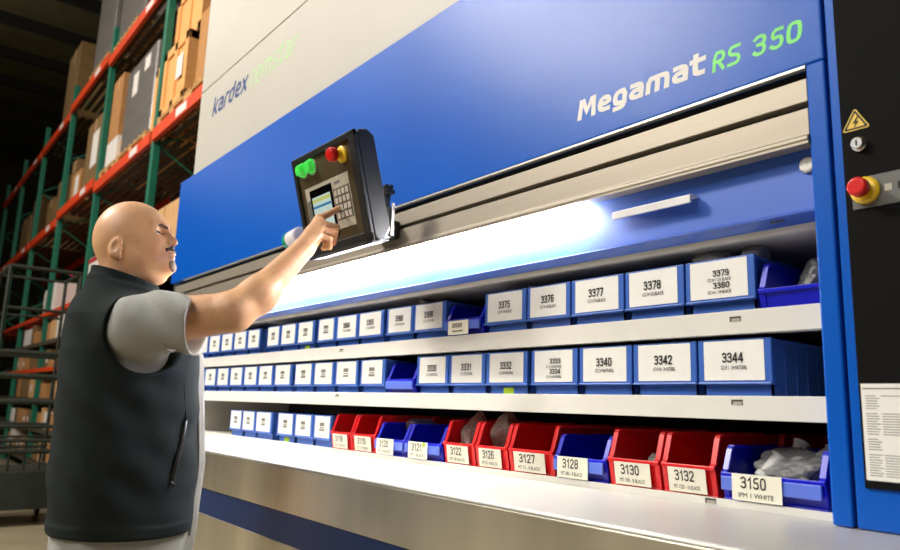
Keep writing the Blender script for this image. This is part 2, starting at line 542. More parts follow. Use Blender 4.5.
# inside of the machine
MB().box(-4.06, -4.0, F + 0.05, 1.95, 1.0, 2.0).build('inner_side_wall', M['inner'], ma)
mb = MB()
for k in range(16):
    for j in range(2):
        z = 1.07 + k * 0.0125
        mb.box(-4.0005, -3.9985, 1.40 + j * 0.012, 1.406 + j * 0.012, z, z + 0.006)
mb.build('hole_strip', M['dark'], ma)
MB().box(-0.56, -0.50, F + 0.07, 1.95, 1.0, 2.0).build('inner_side_wall', M['inner'], ma)
MB().box(-4.06, -0.5, 1.95, 2.0, 0.0, 5.0).build('inner_back_wall', M['dark'], ma)
MB().box(-4.395, -4.335, F + 0.09, 2.05, 0.0, 5.0).build('side_panel', M['darkst'], ma)
MB().box(-4.66, -4.40, 1.42, 2.0, 0.0, 2.50).build('side_cover', M['darkst'], ma, 0.005)
# worktop and lower front
yc = 0.95
mb = MB()
mb.prism([(yc, 1.038), (yc + 0.001, 1.042), (yc + 0.004, 1.045), (1.42, 1.045), (1.42, 1.018), (yc + 0.03, 1.018), (yc + 0.03, 1.038)], 'x', -4.33, 0.62)
mb.build('worktop', M['counter'], ma, 0.0015)
MB().box(-4.33, 0.62, yc + 0.0005, yc + 0.028, 0.918, 1.0375).build('worktop_apron', M['steel'], ma, 0.002)
MB().box(-4.33, 0.62, yc + 0.006, yc + 0.03, 0.834, 0.918).build('blue_band', M['navy'], ma)
MB().box(-4.33, 0.62, yc + 0.004, yc + 0.03, 0.0, 0.834).build('lower_front', M['steel'], ma, 0.002)
# control cabinet to the right
MB().box(-0.561, 0.6, F, F + 0.07, 1.046, 5.0).build('cabinet_front', M['blue'], ma, 0.004)
MB().box(-0.567, -0.561, F + 0.02, F + 0.05, 1.046, 5.0).build('cabinet_gap', M['dark'], ma)
bp_ = MB().box(-0.5425, 0.5, F - 0.006, F, 1.113, 4.8).build('black_panel', M['blackpanel'], ma, 0.001)
yb = F - 0.006
# warning triangle
sg = MB()
cx, cz, R = -0.517, 1.7395, 0.0225


def tri(r):
    return [(cx + r * math.sin(a) * 1.0, cz - 0.005 + r * math.cos(a)) for a in (0, 2 * math.pi / 3, 4 * math.pi / 3)]


def rtri(r, c):
    out = []
    for i in range(3):
        a = i * 2 * math.pi / 3
        p = Vector((cx + r * math.sin(a), cz - 0.005 + r * math.cos(a)))
        for k in range(5):
            b = a - math.pi / 3 + k * (2 * math.pi / 3) / 4
            out.append((p.x + c * math.sin(b), p.y + c * math.cos(b)))
    return out


sign = MB().prism(rtri(0.0215, 0.003), 'y', yb - 0.001, yb).build('warning_sign', M['ylabel'], ma)
mb = MB()
o3, i3 = rtri(0.0205, 0.0015), rtri(0.0155, 0.0012)
n = len(o3)
mb.add([(p[0], yb - 0.0014, p[1]) for p in o3] + [(p[0], yb - 0.0014, p[1]) for p in i3], [(i, (i + 1) % n, n + (i + 1) % n, n + i) for i in range(n)])
z0 = cz - 0.004
mb.add([(cx + x * 1.15, yb - 0.0014, z0 - 0.001 + z * 1.05) for x, z in ((0.003, 0.010), (-0.0045, -0.001), (0.0, -0.001), (-0.003, -0.0095), (0.0052, 0.002), (0.0012, 0.002), (0.005, 0.010))], [(0, 1, 2, 5, 6), (2, 3, 4, 5)])
mb.build('warning_mark', M['ink'], sign)
kl = MB().lathe([(0.0125, 0), (0.0125, 0.004), (0.0105, 0.006), (0.0105, 0.012), (0.009, 0.014)], (-0.513, yb, 1.693), (0, -1, 0)).build('key_lock', M['chrome'], ma)
MB().box(-0.5142, -0.5118, yb - 0.0148, yb - 0.014, 1.688, 1.698).build('keyhole', M['dark'], kl)
pl = MB().box(-0.5305, -0.28, yb - 0.002, yb, 1.578, 1.633).build('switch_plate', M['grey'], ma, 0.0005)
MB().lathe([(0.0235, 0), (0.0235, 0.006), (0.019, 0.010), (0.012, 0.011), (0.012, 0.020)], (-0.5075, yb - 0.002, 1.608), (0, -1, 0)).build('button_collar', M['yellow'], pl, smooth=False)
MB().lathe([(0.013, 0.018), (0.0165, 0.022), (0.0165, 0.036), (0.013, 0.040)], (-0.5075, yb - 0.002, 1.608), (0, -1, 0)).build('emergency_button', M['red'], pl, 0.001)
MB().box(-0.478, -0.466, yb - 0.003, yb - 0.002, 1.601, 1.613).build('status_window', M['keypad'], pl, 0.0003)
MB().box(-0.4575, -0.43, yb - 0.0025, yb - 0.002, 1.601, 1.614).build('status_window', M['dark'], pl)
# instruction sheet with grey lines of print
sh = MB().box(-0.538, -0.33, yb - 0.0012, yb, 1.126, 1.281).build('instruction_sheet', M['paper'], ma)
mb = MB()
zz = 1.274
rows = [(0.002, 1)] + [(0.001, 0)] * 2 + [(0.0012, 2)] * 6 + [(0.001, 0)] + [(0.0012, 3)] * 9 + [(0.001, 0)] + [(0.0012, 2)] * 5 + [(0.001, 0)] + [(0.0012, 3)] * 9
for h, k in rows:
    if k == 1:
        mb.box(-0.535, -0.34, yb - 0.0014, yb - 0.0011, zz - h, zz)
    elif k:
        mb.box(-0.532, -0.513 + 0.003 * math.sin(zz * 900), yb - 0.0014, yb - 0.0011, zz - h, zz)
        if k == 3 or int(zz * 4000) % 3 == 0:
            mb.box(-0.508, -0.44 + 0.01 * math.sin(zz * 700), yb - 0.0014, yb - 0.0011, zz - h, zz)
    zz -= 0.0041
mb.build('print', M['inkg'], sh)

# ------------------------------------------------------------------ carrier shelves
SHELF = {}


def carrier(key, zt, zb, label, dep=1.90):
    r = empty('carrier_shelf', (-2.25, 1.35, zb), label, 'shelf', 'steel carrier shelves in the picking opening')
    mb = MB()
    ox, oy, oz = r.location
    mb.prism([(0.0, 0), (0.0, zt - zb), (0.006, zt - zb), (0.010, zt - zb - 0.008), (dep - oy, zt - zb - 0.008), (dep - oy, zt - zb - 0.012), (0.006, zt - zb - 0.012), (0.006, 0.003), (0.03, 0.003), (0.03, 0)], 'x', -4.0 - ox, -0.562 - ox)
    mb.build('tray', M['shelf'], r, 0.001)
    return r


c1 = carrier('a', 1.431, 1.384, 'topmost full cream steel shelf carrying the upper row of blue bins')
c2 = carrier('b', 1.261, 1.2145, 'middle cream steel shelf carrying the second row of blue bins')
c3 = carrier('c', 1.060, 1.0452, 'lowest steel shelf just above the worktop with the red and blue open bins')
for r, xs, zc in ((c1, (-0.792, -2.37), 0.030), (c2, (-0.795, -2.38), 0.034), (c3, (-0.86,), 0.008)):
    for x in xs:
        f = MB().box(x + 2.25 - 0.012, x + 2.25 + 0.012, -0.0008, 0.0, zc - 0.005, zc + 0.005).build('slot', M['slot'], r)
        MB().box(x + 2.25 - 0.008, x + 2.25 + 0.011, -0.0012, -0.0007, zc - 0.005, zc + 0.001).build('slot_tab', M['keypad'], f)
# the empty carrier above, showing its rounded front edge
r = empty('carrier_shelf', (-2.25, 1.36, 1.575), 'upper cream shelf edge with rounded front just below the blue door', 'shelf', 'steel carrier shelves in the picking opening')
pts = [(0.014, 0.042), (0.006, 0.040), (0.002, 0.036), (0.0, 0.030), (0.0, 0.013), (0.002, 0.007), (0.006, 0.002), (0.014, 0.0), (0.5, 0.0), (0.5, 0.006), (0.03, 0.006), (0.03, 0.042)]
MB().prism(pts, 'x', -4.0 + 2.25, -0.562 + 2.25).build('tray', M['shelf'], r)

# ------------------------------------------------------------------ storage bins
BZ1, BZ2, BZ3 = 1.423, 1.253, 1.052
ORD = ['', 'first', 'second', 'third', 'fourth', 'fifth', 'sixth', 'seventh', 'eighth', 'ninth', 'tenth', 'eleventh', 'twelfth', 'thirteenth', 'fourteenth']
BIN_BODY, BIN_PLATE = None, None


def closed_bin(x0, x1, z, num, cap, label, group, big=True, tilt=0.0, sticker=False, two=None, marks=False):
    """blue shelf bin: open tub, overhanging front plate, paper label"""
    W = x1 - x0
    r = empty('storage_bin', ((x0 + x1) / 2, 1.362, z), label, 'storage bin', group)
    hw = W / 2 - 0.008
    H = 0.120
    D0, D1 = 0.012, 0.40
    mb = MB()
    t = 0.004
    mb.box(-hw, hw, D0, D1, 0, t)
    mb.box(-hw, -hw + t, D0, D1, 0, H)
    mb.box(hw - t, hw, D0, D1, 0, H)
    mb.box(-hw, hw, D1 - t, D1, 0, H)
    mb.box(-hw, hw, D0, D0 + t, 0, H)
    for k in range(7):
        y = 0.06 + k * 0.045
        mb.box(hw, hw + 0.002, y, y + 0.004, 0.004, H - 0.006)
        mb.box(-hw - 0.002, -hw, y, y + 0.004, 0.004, H - 0.006)
    mb.box(hw - t, hw + 0.004, D0, D1, H - 0.006, H)
    mb.box(-hw - 0.004, -hw + t, D0, D1, H - 0.006, H)
    mb.build('tub', M['bin'], r)
    pw = W / 2 - 0.0025
    MB().box(-pw, pw, 0.0, 0.0125, 0.031, 0.1225).box(-pw, pw, -0.004, 0.0, 0.031, 0.0355).build('front_plate', M['bin'], r, 0.002)
    if sticker:
        MB().box(-0.02, 0.02, 0.0108, 0.0118, 0.008, 0.026).build('sticker', M['lime'], r)
    lw = W * 0.80 / 2
    z0, z1 = 0.039, 0.119
    mb = MB()
    N = 10
    cy = random.uniform(-0.002, 0.0015)
    vs = []
    for zz_ in (z0, z1):
        for i in range(N + 1):
            u = i / N * 2 - 1
            vs.append((u * lw, -0.0007 - abs(cy) * max(0, (u * (1 if cy > 0 else -1) - 0.4)) ** 2 * 2.5, zz_))
    vs += [(x, y + 0.0005, z_) for x, y, z_ in vs]
    n = 2 * (N + 1)
    fs = []
    for i in range(N):
        fs.append((i, i + 1, N + 2 + i, N + 1 + i))
        fs.append((n + i, n + N + 1 + i, n + N + 2 + i, n + i + 1))
    for i in range(N):
        fs.append((i, n + i, n + i + 1, i + 1))
        fs.append((N + 1 + i, N + 2 + i, n + N + 2 + i, n + N + 1 + i))
    fs += [(0, N + 1, n + N + 1, n), (N, n + N, n + 2 * N + 1, 2 * N + 1)]
    mb.add(vs, fs)
    lab = mb.build('label_card', M['paper'], r)
    lab.location = (random.uniform(-0.002, 0.002), 0, 0)
    y = -0.0008
    ink = M['ink']
    if two:
        for q, (a, b) in enumerate(two):
            zb = 0.085 - q * 0.026
            glyphs('number', a, ink, lab, -0.012, 0.026, zb, 0.0135, y - 0.0006, 0.17)
            if b:
                text('caption', b, ink, lab, -0.024, 0.030, zb - 0.0105, zb - 0.0035, y - 0.0006, 0, 0.012)
    elif num:
        glyphs('number', num, ink, lab, -0.0245, 0.0225, 0.0745, 0.0205, y - 0.0006, 0.17)
        if cap:
            text('caption', cap, ink, lab, -0.027, 0.030, 0.0605, 0.0690, y - 0.0006, 0, 0.012)
    if marks:
        mb = MB()
        for zq, l, h in ((0.082, 0.018, 0.013), (0.074, 0.016, 0.004), (0.064, 0.020, 0.007)):
            for q in range(4):
                xx = -l + q * l / 2
                mb.box(xx, xx + l * 0.36, y - 0.0008, y, zq, zq + h)
        mb.build('print', M['inkg'], lab)
    return r


def open_bin(x0, x1, z, color, label, group, card=None, cap=None, H=0.128, lip=0.064, depth=0.32, y=1.362, cmat='paperc', cardbox=None, clip=False, dx=0.0):
    """open-fronted hopper bin with sloping side tops and a low front lip"""
    W = x1 - x0
    r = empty('open_storage_bin', ((x0 + x1) / 2, y, z), label, 'storage bin', group)
    hw = W / 2 - 0.002
    t = 0.005
    side = [(0.010, 0), (0.0, lip), (0.004, lip + 0.006), (0.022, H - 0.004), (0.027, H), (depth, H), (depth, 0)]
    mb = MB()
    mb.prism(side, 'x', -hw + 0.004, -hw + 0.004 + t)
    mb.prism(side, 'x', hw - 0.004 - t, hw - 0.004)
    mb.box(-hw + 0.005, hw - 0.005, 0.011, depth, 0, t)
    mb.box(-hw + 0.005, hw - 0.005, depth - t, depth, 0, H)
    mb.prism([(0.010, 0), (0.0, lip), (t, lip), (0.010 + t, 0)], 'x', -hw + 0.005, hw - 0.005)
    mb.build('tub', M[color], r, 0.0012)
    # thick rolled rim
    rim = MB()
    for s in (-1, 1):
        xx = s * (hw - 0.0065)
        path = [(-0.002, lip), (0.004, lip + 0.006), (0.022, H - 0.004), (0.027, H), (depth, H)]
        for (ya, za), (yb_, zb) in zip(path[:-1], path[1:]):
            dn = Vector((yb_ - ya, zb - za)).normalized() * 0.0035
            rim.prism([(ya + dn.y, za - dn.x), (ya - dn.y, za + dn.x), (yb_ - dn.y, zb + dn.x), (yb_ + dn.y, zb - dn.x)], 'x', xx - 0.0065, xx + 0.0065)
        rim.prism([(0.008, 0.0), (-0.003, lip + 0.003), (0.004, lip + 0.003), (0.014, 0.0)], 'x', xx - 0.0065, xx + 0.0065)
    rim.box(-hw, hw, -0.006, 0.003, lip - 0.005, lip + 0.003)
    rim.box(-hw, hw, 0.004, 0.012, 0.0, 0.010)
    rim.build('rim', M[color], r, 0.0012)
    ang = math.atan2(0.010, lip)
    if clip:
        MB().box(-hw + 0.004, hw - 0.004, -0.012, -0.006, lip - 0.030, lip - 0.004).build('label_clip', M['clip'], r, 0.001)
    if card is not None:
        cw, ch, cz0 = cardbox or (W * 0.68, 0.050, 0.011)
        yy = -0.0125 if clip else 0.0
        if clip:
            mt = Matrix.Translation((dx, yy, cz0))
        else:
            mt = Matrix.Translation((dx, 0.0015, cz0)) @ Matrix.Rotation(ang * 0.9, 4, 'X')
        lc = MB().box(-cw / 2, cw / 2, -0.0035, -0.0028, 0, ch, mt).build('label_card', M[cmat], r)
        if card:
            glyphs('number', card, M['ink'], lc, -cw * 0.32, cw * 0.20, ch * 0.46, ch * 0.44, -0.0037, 0.14, mtx=mt)
            if card == '3121':
                MB().lathe([(0.007, 0.0031), (0.007, 0.0042)], mt @ Vector((cw * 0.32, 0, ch * 0.86)), (0, -1, 0), 14).build('dot_sticker', M['lime'], lc)
            if cap:
                text('caption', cap, M['ink'], lc, -cw * 0.36, cw * 0.34, ch * 0.13, ch * 0.30, -0.0037, 0, 0, mtx=mt)
        else:
            mb = MB()
            for q in range(5):
                mb.box(-cw * 0.28 + q * cw * 0.1, -cw * 0.28 + q * cw * 0.1 + cw * 0.07, -0.0040, -0.0036, ch * 0.5, ch * 0.82, mt)
            mb.box(-cw * 0.28, cw * 0.24, -0.0040, -0.0036, ch * 0.2, ch * 0.3, mt)
            mb.build('print', M['inkg'], lc)
    return r


G1, G2, G3 = 'bins on the upper shelf', 'bins on the middle shelf', 'bins on the lowest shelf'
# upper shelf, from the right
closed_bin(-0.915, -0.751, BZ1, None, None, 'widest blue bin on the upper shelf with stacked numbers 3379 and 3380', G1, two=[('3379', 'CC H 1 1/2 BLACK'), ('3380', 'CC H 1 1/4 BLACK')])
for x0, x1, n_, c_ in ((-1.078, -0.915, '3378', 'CC H 1/2 BLACK'), (-1.247, -1.078, '3377', 'CC H 7/16 BLACK'), (-1.406, -1.247, '3376', 'CC H 1/8 BLACK'),
                       (-1.580, -1.406, '3375', 'CC H 1/4 BLACK'), (-1.934, -1.760, '3368', 'CC H 1/2 PLAIN'), (-2.095, -1.934, '3366', 'CC H 1/4 PLAIN'),
                       (-2.281, -2.110, '3365', 'CC H 1/8 PLAIN'), (-2.445, -2.281, '3364', 'CC H 1/8 PLAIN')):
    closed_bin(x0, x1, BZ1, n_, c_, 'blue bin on the upper shelf with white label number %s' % n_, G1)
left1 = [(-2.590, -2.447), (-2.765, -2.612), (-2.925, -2.768), (-3.060, -2.928), (-3.280, -3.135), (-3.445, -3.285), (-3.610, -3.450), (-3.780, -3.615), (-3.945, -3.785)]
for i, (a, b) in enumerate(left1):
    closed_bin(a, b, BZ1, None, None, 'blue bin on the upper shelf, %s to the left of bin 3364' % ORD[i + 1], G1, marks=True, sticker=(i == 1))
open_bin(-0.748, -0.566, BZ1, 'binb', 'bright blue open bin at the right end of the upper shelf', G1, H=0.100, lip=0.044)
open_bin(-1.757, -1.583, BZ1, 'binb', 'bright blue open bin between labelled bins 3368 and 3375', G1, card='', H=0.105, lip=0.055, cardbox=(0.095, 0.042, 0.010), clip=True, dx=-0.010)
# middle shelf
for x0, x1, n_, c_ in ((-0.889, -0.724, '3344', 'CC H 1 - 1/4 NATURAL'), (-1.057, -0.889, '3342', 'CC H 1/4 - 1/4 NATURAL'), (-1.220, -1.057, '3340', 'CC H NATURAL'),
                       (-1.569, -1.398, '3332', 'CC 3/4 NATURAL'), (-1.739, -1.569, '3331', 'CC 1/2 NATURAL'), (-1.905, -1.739, '3330', 'CC H NATURAL')):
    closed_bin(x0, x1, BZ2, n_, c_, 'blue bin on the middle shelf with white label number %s' % n_, G2, sticker=(n_ == '3332'))
closed_bin(-1.388, -1.222, BZ2, None, None, 'blue bin on the middle shelf with stacked numbers 3333 and 3334', G2, two=[('3333', 'CC H 1/2 NATURAL'), ('3334', 'CC H 1/4 NATURAL')])
open_bin(-2.070, -1.908, BZ2, 'binb', 'bright blue open bin left of bin 3330 on the middle shelf', G2, H=0.105, lip=0.050, clip=True)
left2 = [(-2.25, -2.085), (-2.432, -2.262), (-2.60, -2.436), (-2.766, -2.604), (-2.96, -2.79), (-3.125, -2.965), (-3.29, -3.13), (-3.46, -3.295), (-3.63, -3.465), (-3.80, -3.635), (-3.97, -3.805)]
for i, (a, b) in enumerate(left2):
    closed_bin(a, b, BZ2, None, None, 'blue bin on the middle shelf, %s to the left of its open bin' % ORD[i + 1], G2, marks=True)
# lowest shelf
left3 = [(-2.575, -2.432), (-2.735, -2.578), (-2.895, -2.738), (-3.115, -2.945), (-3.262, -3.118), (-3.41, -3.265)]
for i, (a, b) in enumerate(left3):
    closed_bin(a, b, BZ3, None, None, 'blue labelled bin on the lowest shelf, %s to the left of the first red bin' % ORD[i + 1], G3, marks=True, sticker=(i == 2))
row3 = [(-2.429, -2.278, 'r', '3118', 'MT 1/4 - 8 BLACK'), (-2.276, -2.121, 'r', '3119', 'MT 1/2 - 8 BLACK'), (-2.119, -1.945, 'b', '3120', 'MT 3/4 BLACK'), (-1.943, -1.754, 'b', '3121', 'MT 1 BLACK'),
        (-1.750, -1.606, 'r', '3122', 'MT 38 BLACK'), (-1.604, -1.469, 'r', '3126', 'MT 50 - 8 BLACK'), (-1.467, -1.300, 'r', '3127', 'MT 75 - 8 BLACK'), (-1.298, -1.131, 'b', '3128', 'MT 380 - 8 BLACK'),
        (-1.129, -0.986, 'r', '3130', 'MT 100 - 8 BLACK'), (-0.984, -0.852, 'r', '3132', 'MT 1250 - 16 BLACK'), (-0.842, -0.634, 'b', '3150', 'IPM 1 WHITE')]
for a, b, k, n_, c_ in row3:
    if k == 'r':
        open_bin(a, b, BZ3, 'binr', 'red open-front bin with cream label number %s on the lowest shelf' % n_, G3, n_, c_, depth=0.40)
    else:
        wd = b - a
        open_bin(a, b, BZ3, 'binb', 'bright blue open-front bin with hanging label number %s on the lowest shelf' % n_, G3, n_, c_, H=0.108, lip=0.056, depth=0.20, clip=True,
                 cardbox=(min(0.100, wd * 0.58), 0.050, 0.010), dx=-0.012 if n_ != '3150' else -0.022)
        open_bin(a, b, BZ3, 'binr', 'red bin partly hidden behind blue bin %s' % n_, G3, H=0.130, lip=0.058, depth=0.20, y=1.57)


# ------------------------------------------------------------------ crumpled clear bags
def crumple(name, loc, size, m, label, seed, group='clear plastic bags in the bins', rot=0.0, amp=0.35, sharp=True):
    rnd = random.Random(seed)
    bm = bmesh.new()
    bmesh.ops.create_icosphere(bm, subdivisions=4, radius=1)
    dirs = [Vector((rnd.gauss(0, 1), rnd.gauss(0, 1), rnd.gauss(0, 1))).normalized() for _ in range(26)]
    offs = [rnd.uniform(0.55, 1.0) for _ in dirs]
    for v in bm.verts:
        d = v.co.normalized()
        rr_ = 1.25
        for q, of in zip(dirs, offs):
            c = d.dot(q)
            if c > 0.15:
                rr_ = min(rr_, of / c)
        rr_ *= 1 + amp * 0.2 * math.sin(d.x * 9 + seed) * math.sin(d.y * 11 + seed * 2) * math.cos(d.z * 10)
        p = d * rr_
        v.co = Vector((p.x * size[0], p.y * size[1], max(p.z, -0.8) * size[2]))
    me = bpy.data.meshes.new(name)
    bm.to_mesh(me)
    bm.free()
    me.materials.append(m)
    o = bpy.data.objects.new(name, me)
    COL.objects.link(o)
    o.location = loc
    o.rotation_euler = (0, 0, rot)
    return tag(o, label, 'bag', group)


crumple('plastic_bag', (-0.885, 1.425, BZ1 + 0.128), (0.055, 0.045, 0.034), M['bag'], 'clear crumpled bag poking above the left of bin 3379', 3)
crumple('plastic_bag', (-0.790, 1.425, BZ1 + 0.130), (0.036, 0.045, 0.038), M['bag'], 'clear crumpled bag poking above the right of bin 3379', 5)
crumple('plastic_bag', (-0.668, 1.50, BZ1 + 0.066), (0.068, 0.10, 0.066), M['bag'], 'clear bag lying in the open bin at the right end of the upper shelf', 8)
crumple('plastic_bag', (-1.95, 1.43, BZ1 + 0.125), (0.06, 0.05, 0.036), M['bag'], 'clear bag poking up behind bins 3366 and 3368', 11)
crumple('plastic_bag', (-1.44, 1.43, BZ1 + 0.122), (0.03, 0.04, 0.03), M['bag'], 'clear bag poking up behind bin 3376', 15)
crumple('plastic_bag', (-0.99, 1.43, BZ2 + 0.118), (0.06, 0.05, 0.024), M['bag'], 'clear bag poking up behind bin 3342', 18)
crumple('plastic_bag', (-1.62, 1.43, BZ2 + 0.116), (0.06, 0.05, 0.022), M['bag'], 'clear bag poking up behind bins 3331 and 3332', 21)
# lowest shelf
crumple('plastic_bag', (-1.695, 1.44, BZ3 + 0.092), (0.052, 0.062, 0.076), M['bagk'], 'large clear bag bulging out of red bin 3122', 31)
crumple('plastic_bag', (-1.548, 1.44, BZ3 + 0.094), (0.046, 0.060, 0.080), M['bagk'], 'folded clear bag standing in red bin 3126', 35)
crumple('plastic_bag', (-2.00, 1.47, BZ3 + 0.085), (0.066, 0.075, 0.060), M['bagk'], 'smoky clear bag lying in blue bin 3120', 38)
crumple('plastic_bag', (-1.057, 1.475, BZ3 + 0.047), (0.056, 0.075, 0.042), M['bagm'], 'milky bag of small parts lying in red bin 3130', 44)
crumple('plastic_bag', (-2.20, 1.47, BZ3 + 0.04), (0.05, 0.07, 0.034), M['bagk'], 'smoky bag lying in red bin 3119', 48)
crumple('plastic_bag', (-2.345, 1.47, BZ3 + 0.045), (0.05, 0.07, 0.038), M['bagm'], 'milky bag lying in red bin 3118', 49)
crumple('plastic_bag', (-0.735, 1.46, BZ3 + 0.060), (0.088, 0.085, 0.058), M['bagm'], 'big clear bag of pale fittings filling blue bin 3150', 52)
crumple('plastic_bag', (-0.655, 1.60, BZ3 + 0.100), (0.07, 0.09, 0.075), M['bagm'], 'clear bag heaped behind the bag in blue bin 3150', 57)
for k, (x, y, z, a) in enumerate([(-0.772, 1.425, 0.070, 0.5), (-0.715, 1.43, 0.062, -0.4), (-0.742, 1.47, 0.095, 0.2), (-0.69, 1.455, 0.09, 0.8), (-0.79, 1.46, 0.05, -0.9)]):
    t = MB().lathe([(0.013, -0.03), (0.017, -0.028), (0.017, -0.018), (0.014, -0.015), (0.014, 0.026), (0.018, 0.03), (0.010, 0.03), (0.009, -0.03)], (0, 0, 0), (math.sin(a), 0.6, math.cos(a)), 16).build('pipe_fitting', M['tubep'], None, smooth=False)
    t.location = (x, y, BZ3 + z)
    tag(t, 'short pale plastic fitting inside the big bag in blue bin 3150', 'fitting', 'pale fittings in bin 3150')

# ------------------------------------------------------------------ control panel on its bracket
ta = math.atan2(0.083, 0.303)
pr = empty('control_panel', (-1.85, 1.033, 1.663), 'black tilted operator control panel with lit screen, keypad and red emergency button', 'control panel', rot=(0, 0, 0))
pr.rotation_euler = (ta, 0, 0)   # top leans out towards the aisle
PW, PH, PT = 0.375, 0.314, 0.058
hx = PW / 2
body = MB().prism([(0.0, 0.012), (0.012, 0.0), (PT - 0.02, 0.006), (PT, 0.03), (PT, PH - 0.02), (PT - 0.02, PH), (0.012, PH), (0.0, PH - 0.012)], 'x', -hx, hx).build('housing', M['black'], pr, 0.006, seg=3)
mb = MB()
mb.box(-hx, hx, -0.012, 0.002, 0.0, 0.030)
mb.box(-hx, hx, -0.012, 0.002, PH - 0.020, PH)
mb.box(-hx, -hx + 0.018, -0.012, 0.002, 0.0, PH)
mb.box(hx - 0.034, hx, -0.012, 0.002, 0.0, PH)
mb.build('bezel', M['black'], pr, 0.004)
MB().box(-hx + 0.006, hx - 0.006, -0.008, 0.05, -0.004, 0.001).build('bottom_edge', M['black'], pr, 0.001)
fp = MB().box(-hx + 0.018, hx - 0.034, -0.003, 0.0, 0.030, PH - 0.020).build('face_plate', M['brown'], pr)
L0 = -hx + 0.045
kp = MB().box(L0, hx - 0.072, -0.005, -0.003, 0.060, 0.212).build('keypad_plate', M['keypad'], pr, 0.001)
MB().box(L0 + 0.004, L0 + 0.03, -0.0056, -0.005, 0.062, 0.172).build('grey_field', M['grey'], kp)  # plain grey strip on the plate, left of the screen
kx0 = hx - 0.072 - 0.094
MB().box(kx0, hx - 0.075, -0.0056, -0.005, 0.085, 0.178).build('key_field', M['keydark'], kp)
for iy in range(4):
    for ix in range(4):
        x = kx0 + 0.006 + ix * 0.0212
        z = 0.089 + iy * 0.0222
        MB().box(x, x + 0.0155, -0.0075, -0.0056, z, z + 0.0165).build('key', M['key'], kp, 0.0008)
glyphs('lettering', 'remstar', M['nlet'], kp, kx0 + 0.012, kx0 + 0.048, 0.190, 0.010, -0.005, 0.12, 0.2)
sx0, sx1 = L0 + 0.030, kx0 - 0.004
sc = MB().box(sx0, sx1, -0.008, -0.004, 0.048, 0.200).build('screen', M['glass'], pr, 0.001)
MB().box(sx0 + 0.012, sx1 - 0.010, -0.0086, -0.008, 0.066, 0.176).build('display', M['scr'], sc)
MB().box(sx0 + 0.012, sx1 - 0.010, -0.0090, -0.0086, 0.142, 0.149).build('display_bar', M['scrb'], sc)
MB().box(sx0 + 0.012, sx1 - 0.010, -0.0090, -0.0086, 0.160, 0.170).build('display_bar', M['scry'], sc)
# buttons
ez, ex = 0.262, hx - 0.082
MB().lathe([(0.024, 0.003), (0.024, 0.009), (0.019, 0.012), (0.013, 0.013), (0.013, 0.028)], (ex, 0, ez), (0, -1, 0)).build('button_collar', M['yellow'], pr)
MB().lathe([(0.013, 0.026), (0.021, 0.030), (0.021, 0.044), (0.017, 0.050), (0.006, 0.052)], (ex, 0, ez), (0, -1, 0)).build('emergency_button', M['red'], pr, 0.001)
for bx_, rr_, hh in ((-0.075, 0.021, 0.024), (-0.128, 0.020, 0.026)):
    gb = MB().lathe([(rr_ + 0.003, 0.003), (rr_ + 0.003, 0.010), (rr_, 0.011), (rr_, hh - 0.01), (rr_ * 0.8, hh), (0.003, hh + 0.002)], (bx_, 0, 0.270), (0, -1, 0)).build('green_button', M['green'], pr)
    MB().lathe([(rr_ + 0.005, 0.002), (rr_ + 0.005, 0.006), (rr_ + 0.002, 0.007)], (bx_, 0, 0.270), (0, -1, 0)).build('button_ring', M['alu2'], gb)
# bracket to the rail (drawn in the panel's own frame)
inv = Matrix.Translation((-1.85, 1.033, 1.663)) @ Matrix.Rotation(ta, 4, 'X')
inv = inv.inverted()
br = MB()
br.box(-1.833, -1.829, 1.190, 1.201, 1.735, 1.838, inv)
br.build('bracket', M['alu2'], pr, 0.001)
ar = MB()
ar.box(-1.95, -1.834, 1.06, 1.20, 1.755, 1.825, inv)
ar.box(-2.06, -1.95, 1.06, 1.3035, 1.76, 1.82, inv)
ar.build('arm', M['black'], pr, 0.004)
kb = MB()
kc = inv @ Vector((-1.870, 1.19, 1.882))
ax_ = (inv.to_3x3() @ Vector((1, 0, 0.0))).normalized()
kb.lathe([(0.006, -0.03), (0.006, 0.0), (0.010, 0.004), (0.014, 0.008), (0.014, 0.022), (0.010, 0.026)], kc, ax_, 12)
for k in range(5):
    a = k * 2 * math.pi / 5
    u = ax_.orthogonal().normalized()
    v_ = ax_.cross(u)
    c = kc + (u * math.cos(a) + v_ * math.sin(a)) * 0.014
    kb.lathe([(0.006, 0.006), (0.008, 0.009), (0.008, 0.021), (0.006, 0.024)], c, ax_, 10)
kb.build('clamp_knob', M['black'], pr)
ks = MB().box(-1.905, -1.862, 1.175, 1.205, 1.80, 1.888, inv).build('knob_post', M['black'], pr, 0.003)
# round lamp on the rail left of the panel
so = empty('rail_lamp', (-2.66, 1.262, 1.866), 'white round knob with green end on the rail behind the man\'s wrist', 'lamp')
MB().lathe([(0.030, 0), (0.036, 0.006), (0.036, 0.075), (0.030, 0.08)], (-0.01, 0, 0), (1, 0, 0.1)).build('housing', M['whitep'], so)
MB().lathe([(0.022, -0.03), (0.034, -0.022), (0.037, -0.01), (0.037, 0.002)], (-0.012, 0, 0), (1, 0, 0.1)).build('end_cap', M['teal'], so)
MB().box(0.01, 0.04, 0.02, 0.042, -0.06, 0.0).build('mount', M['black'], so)


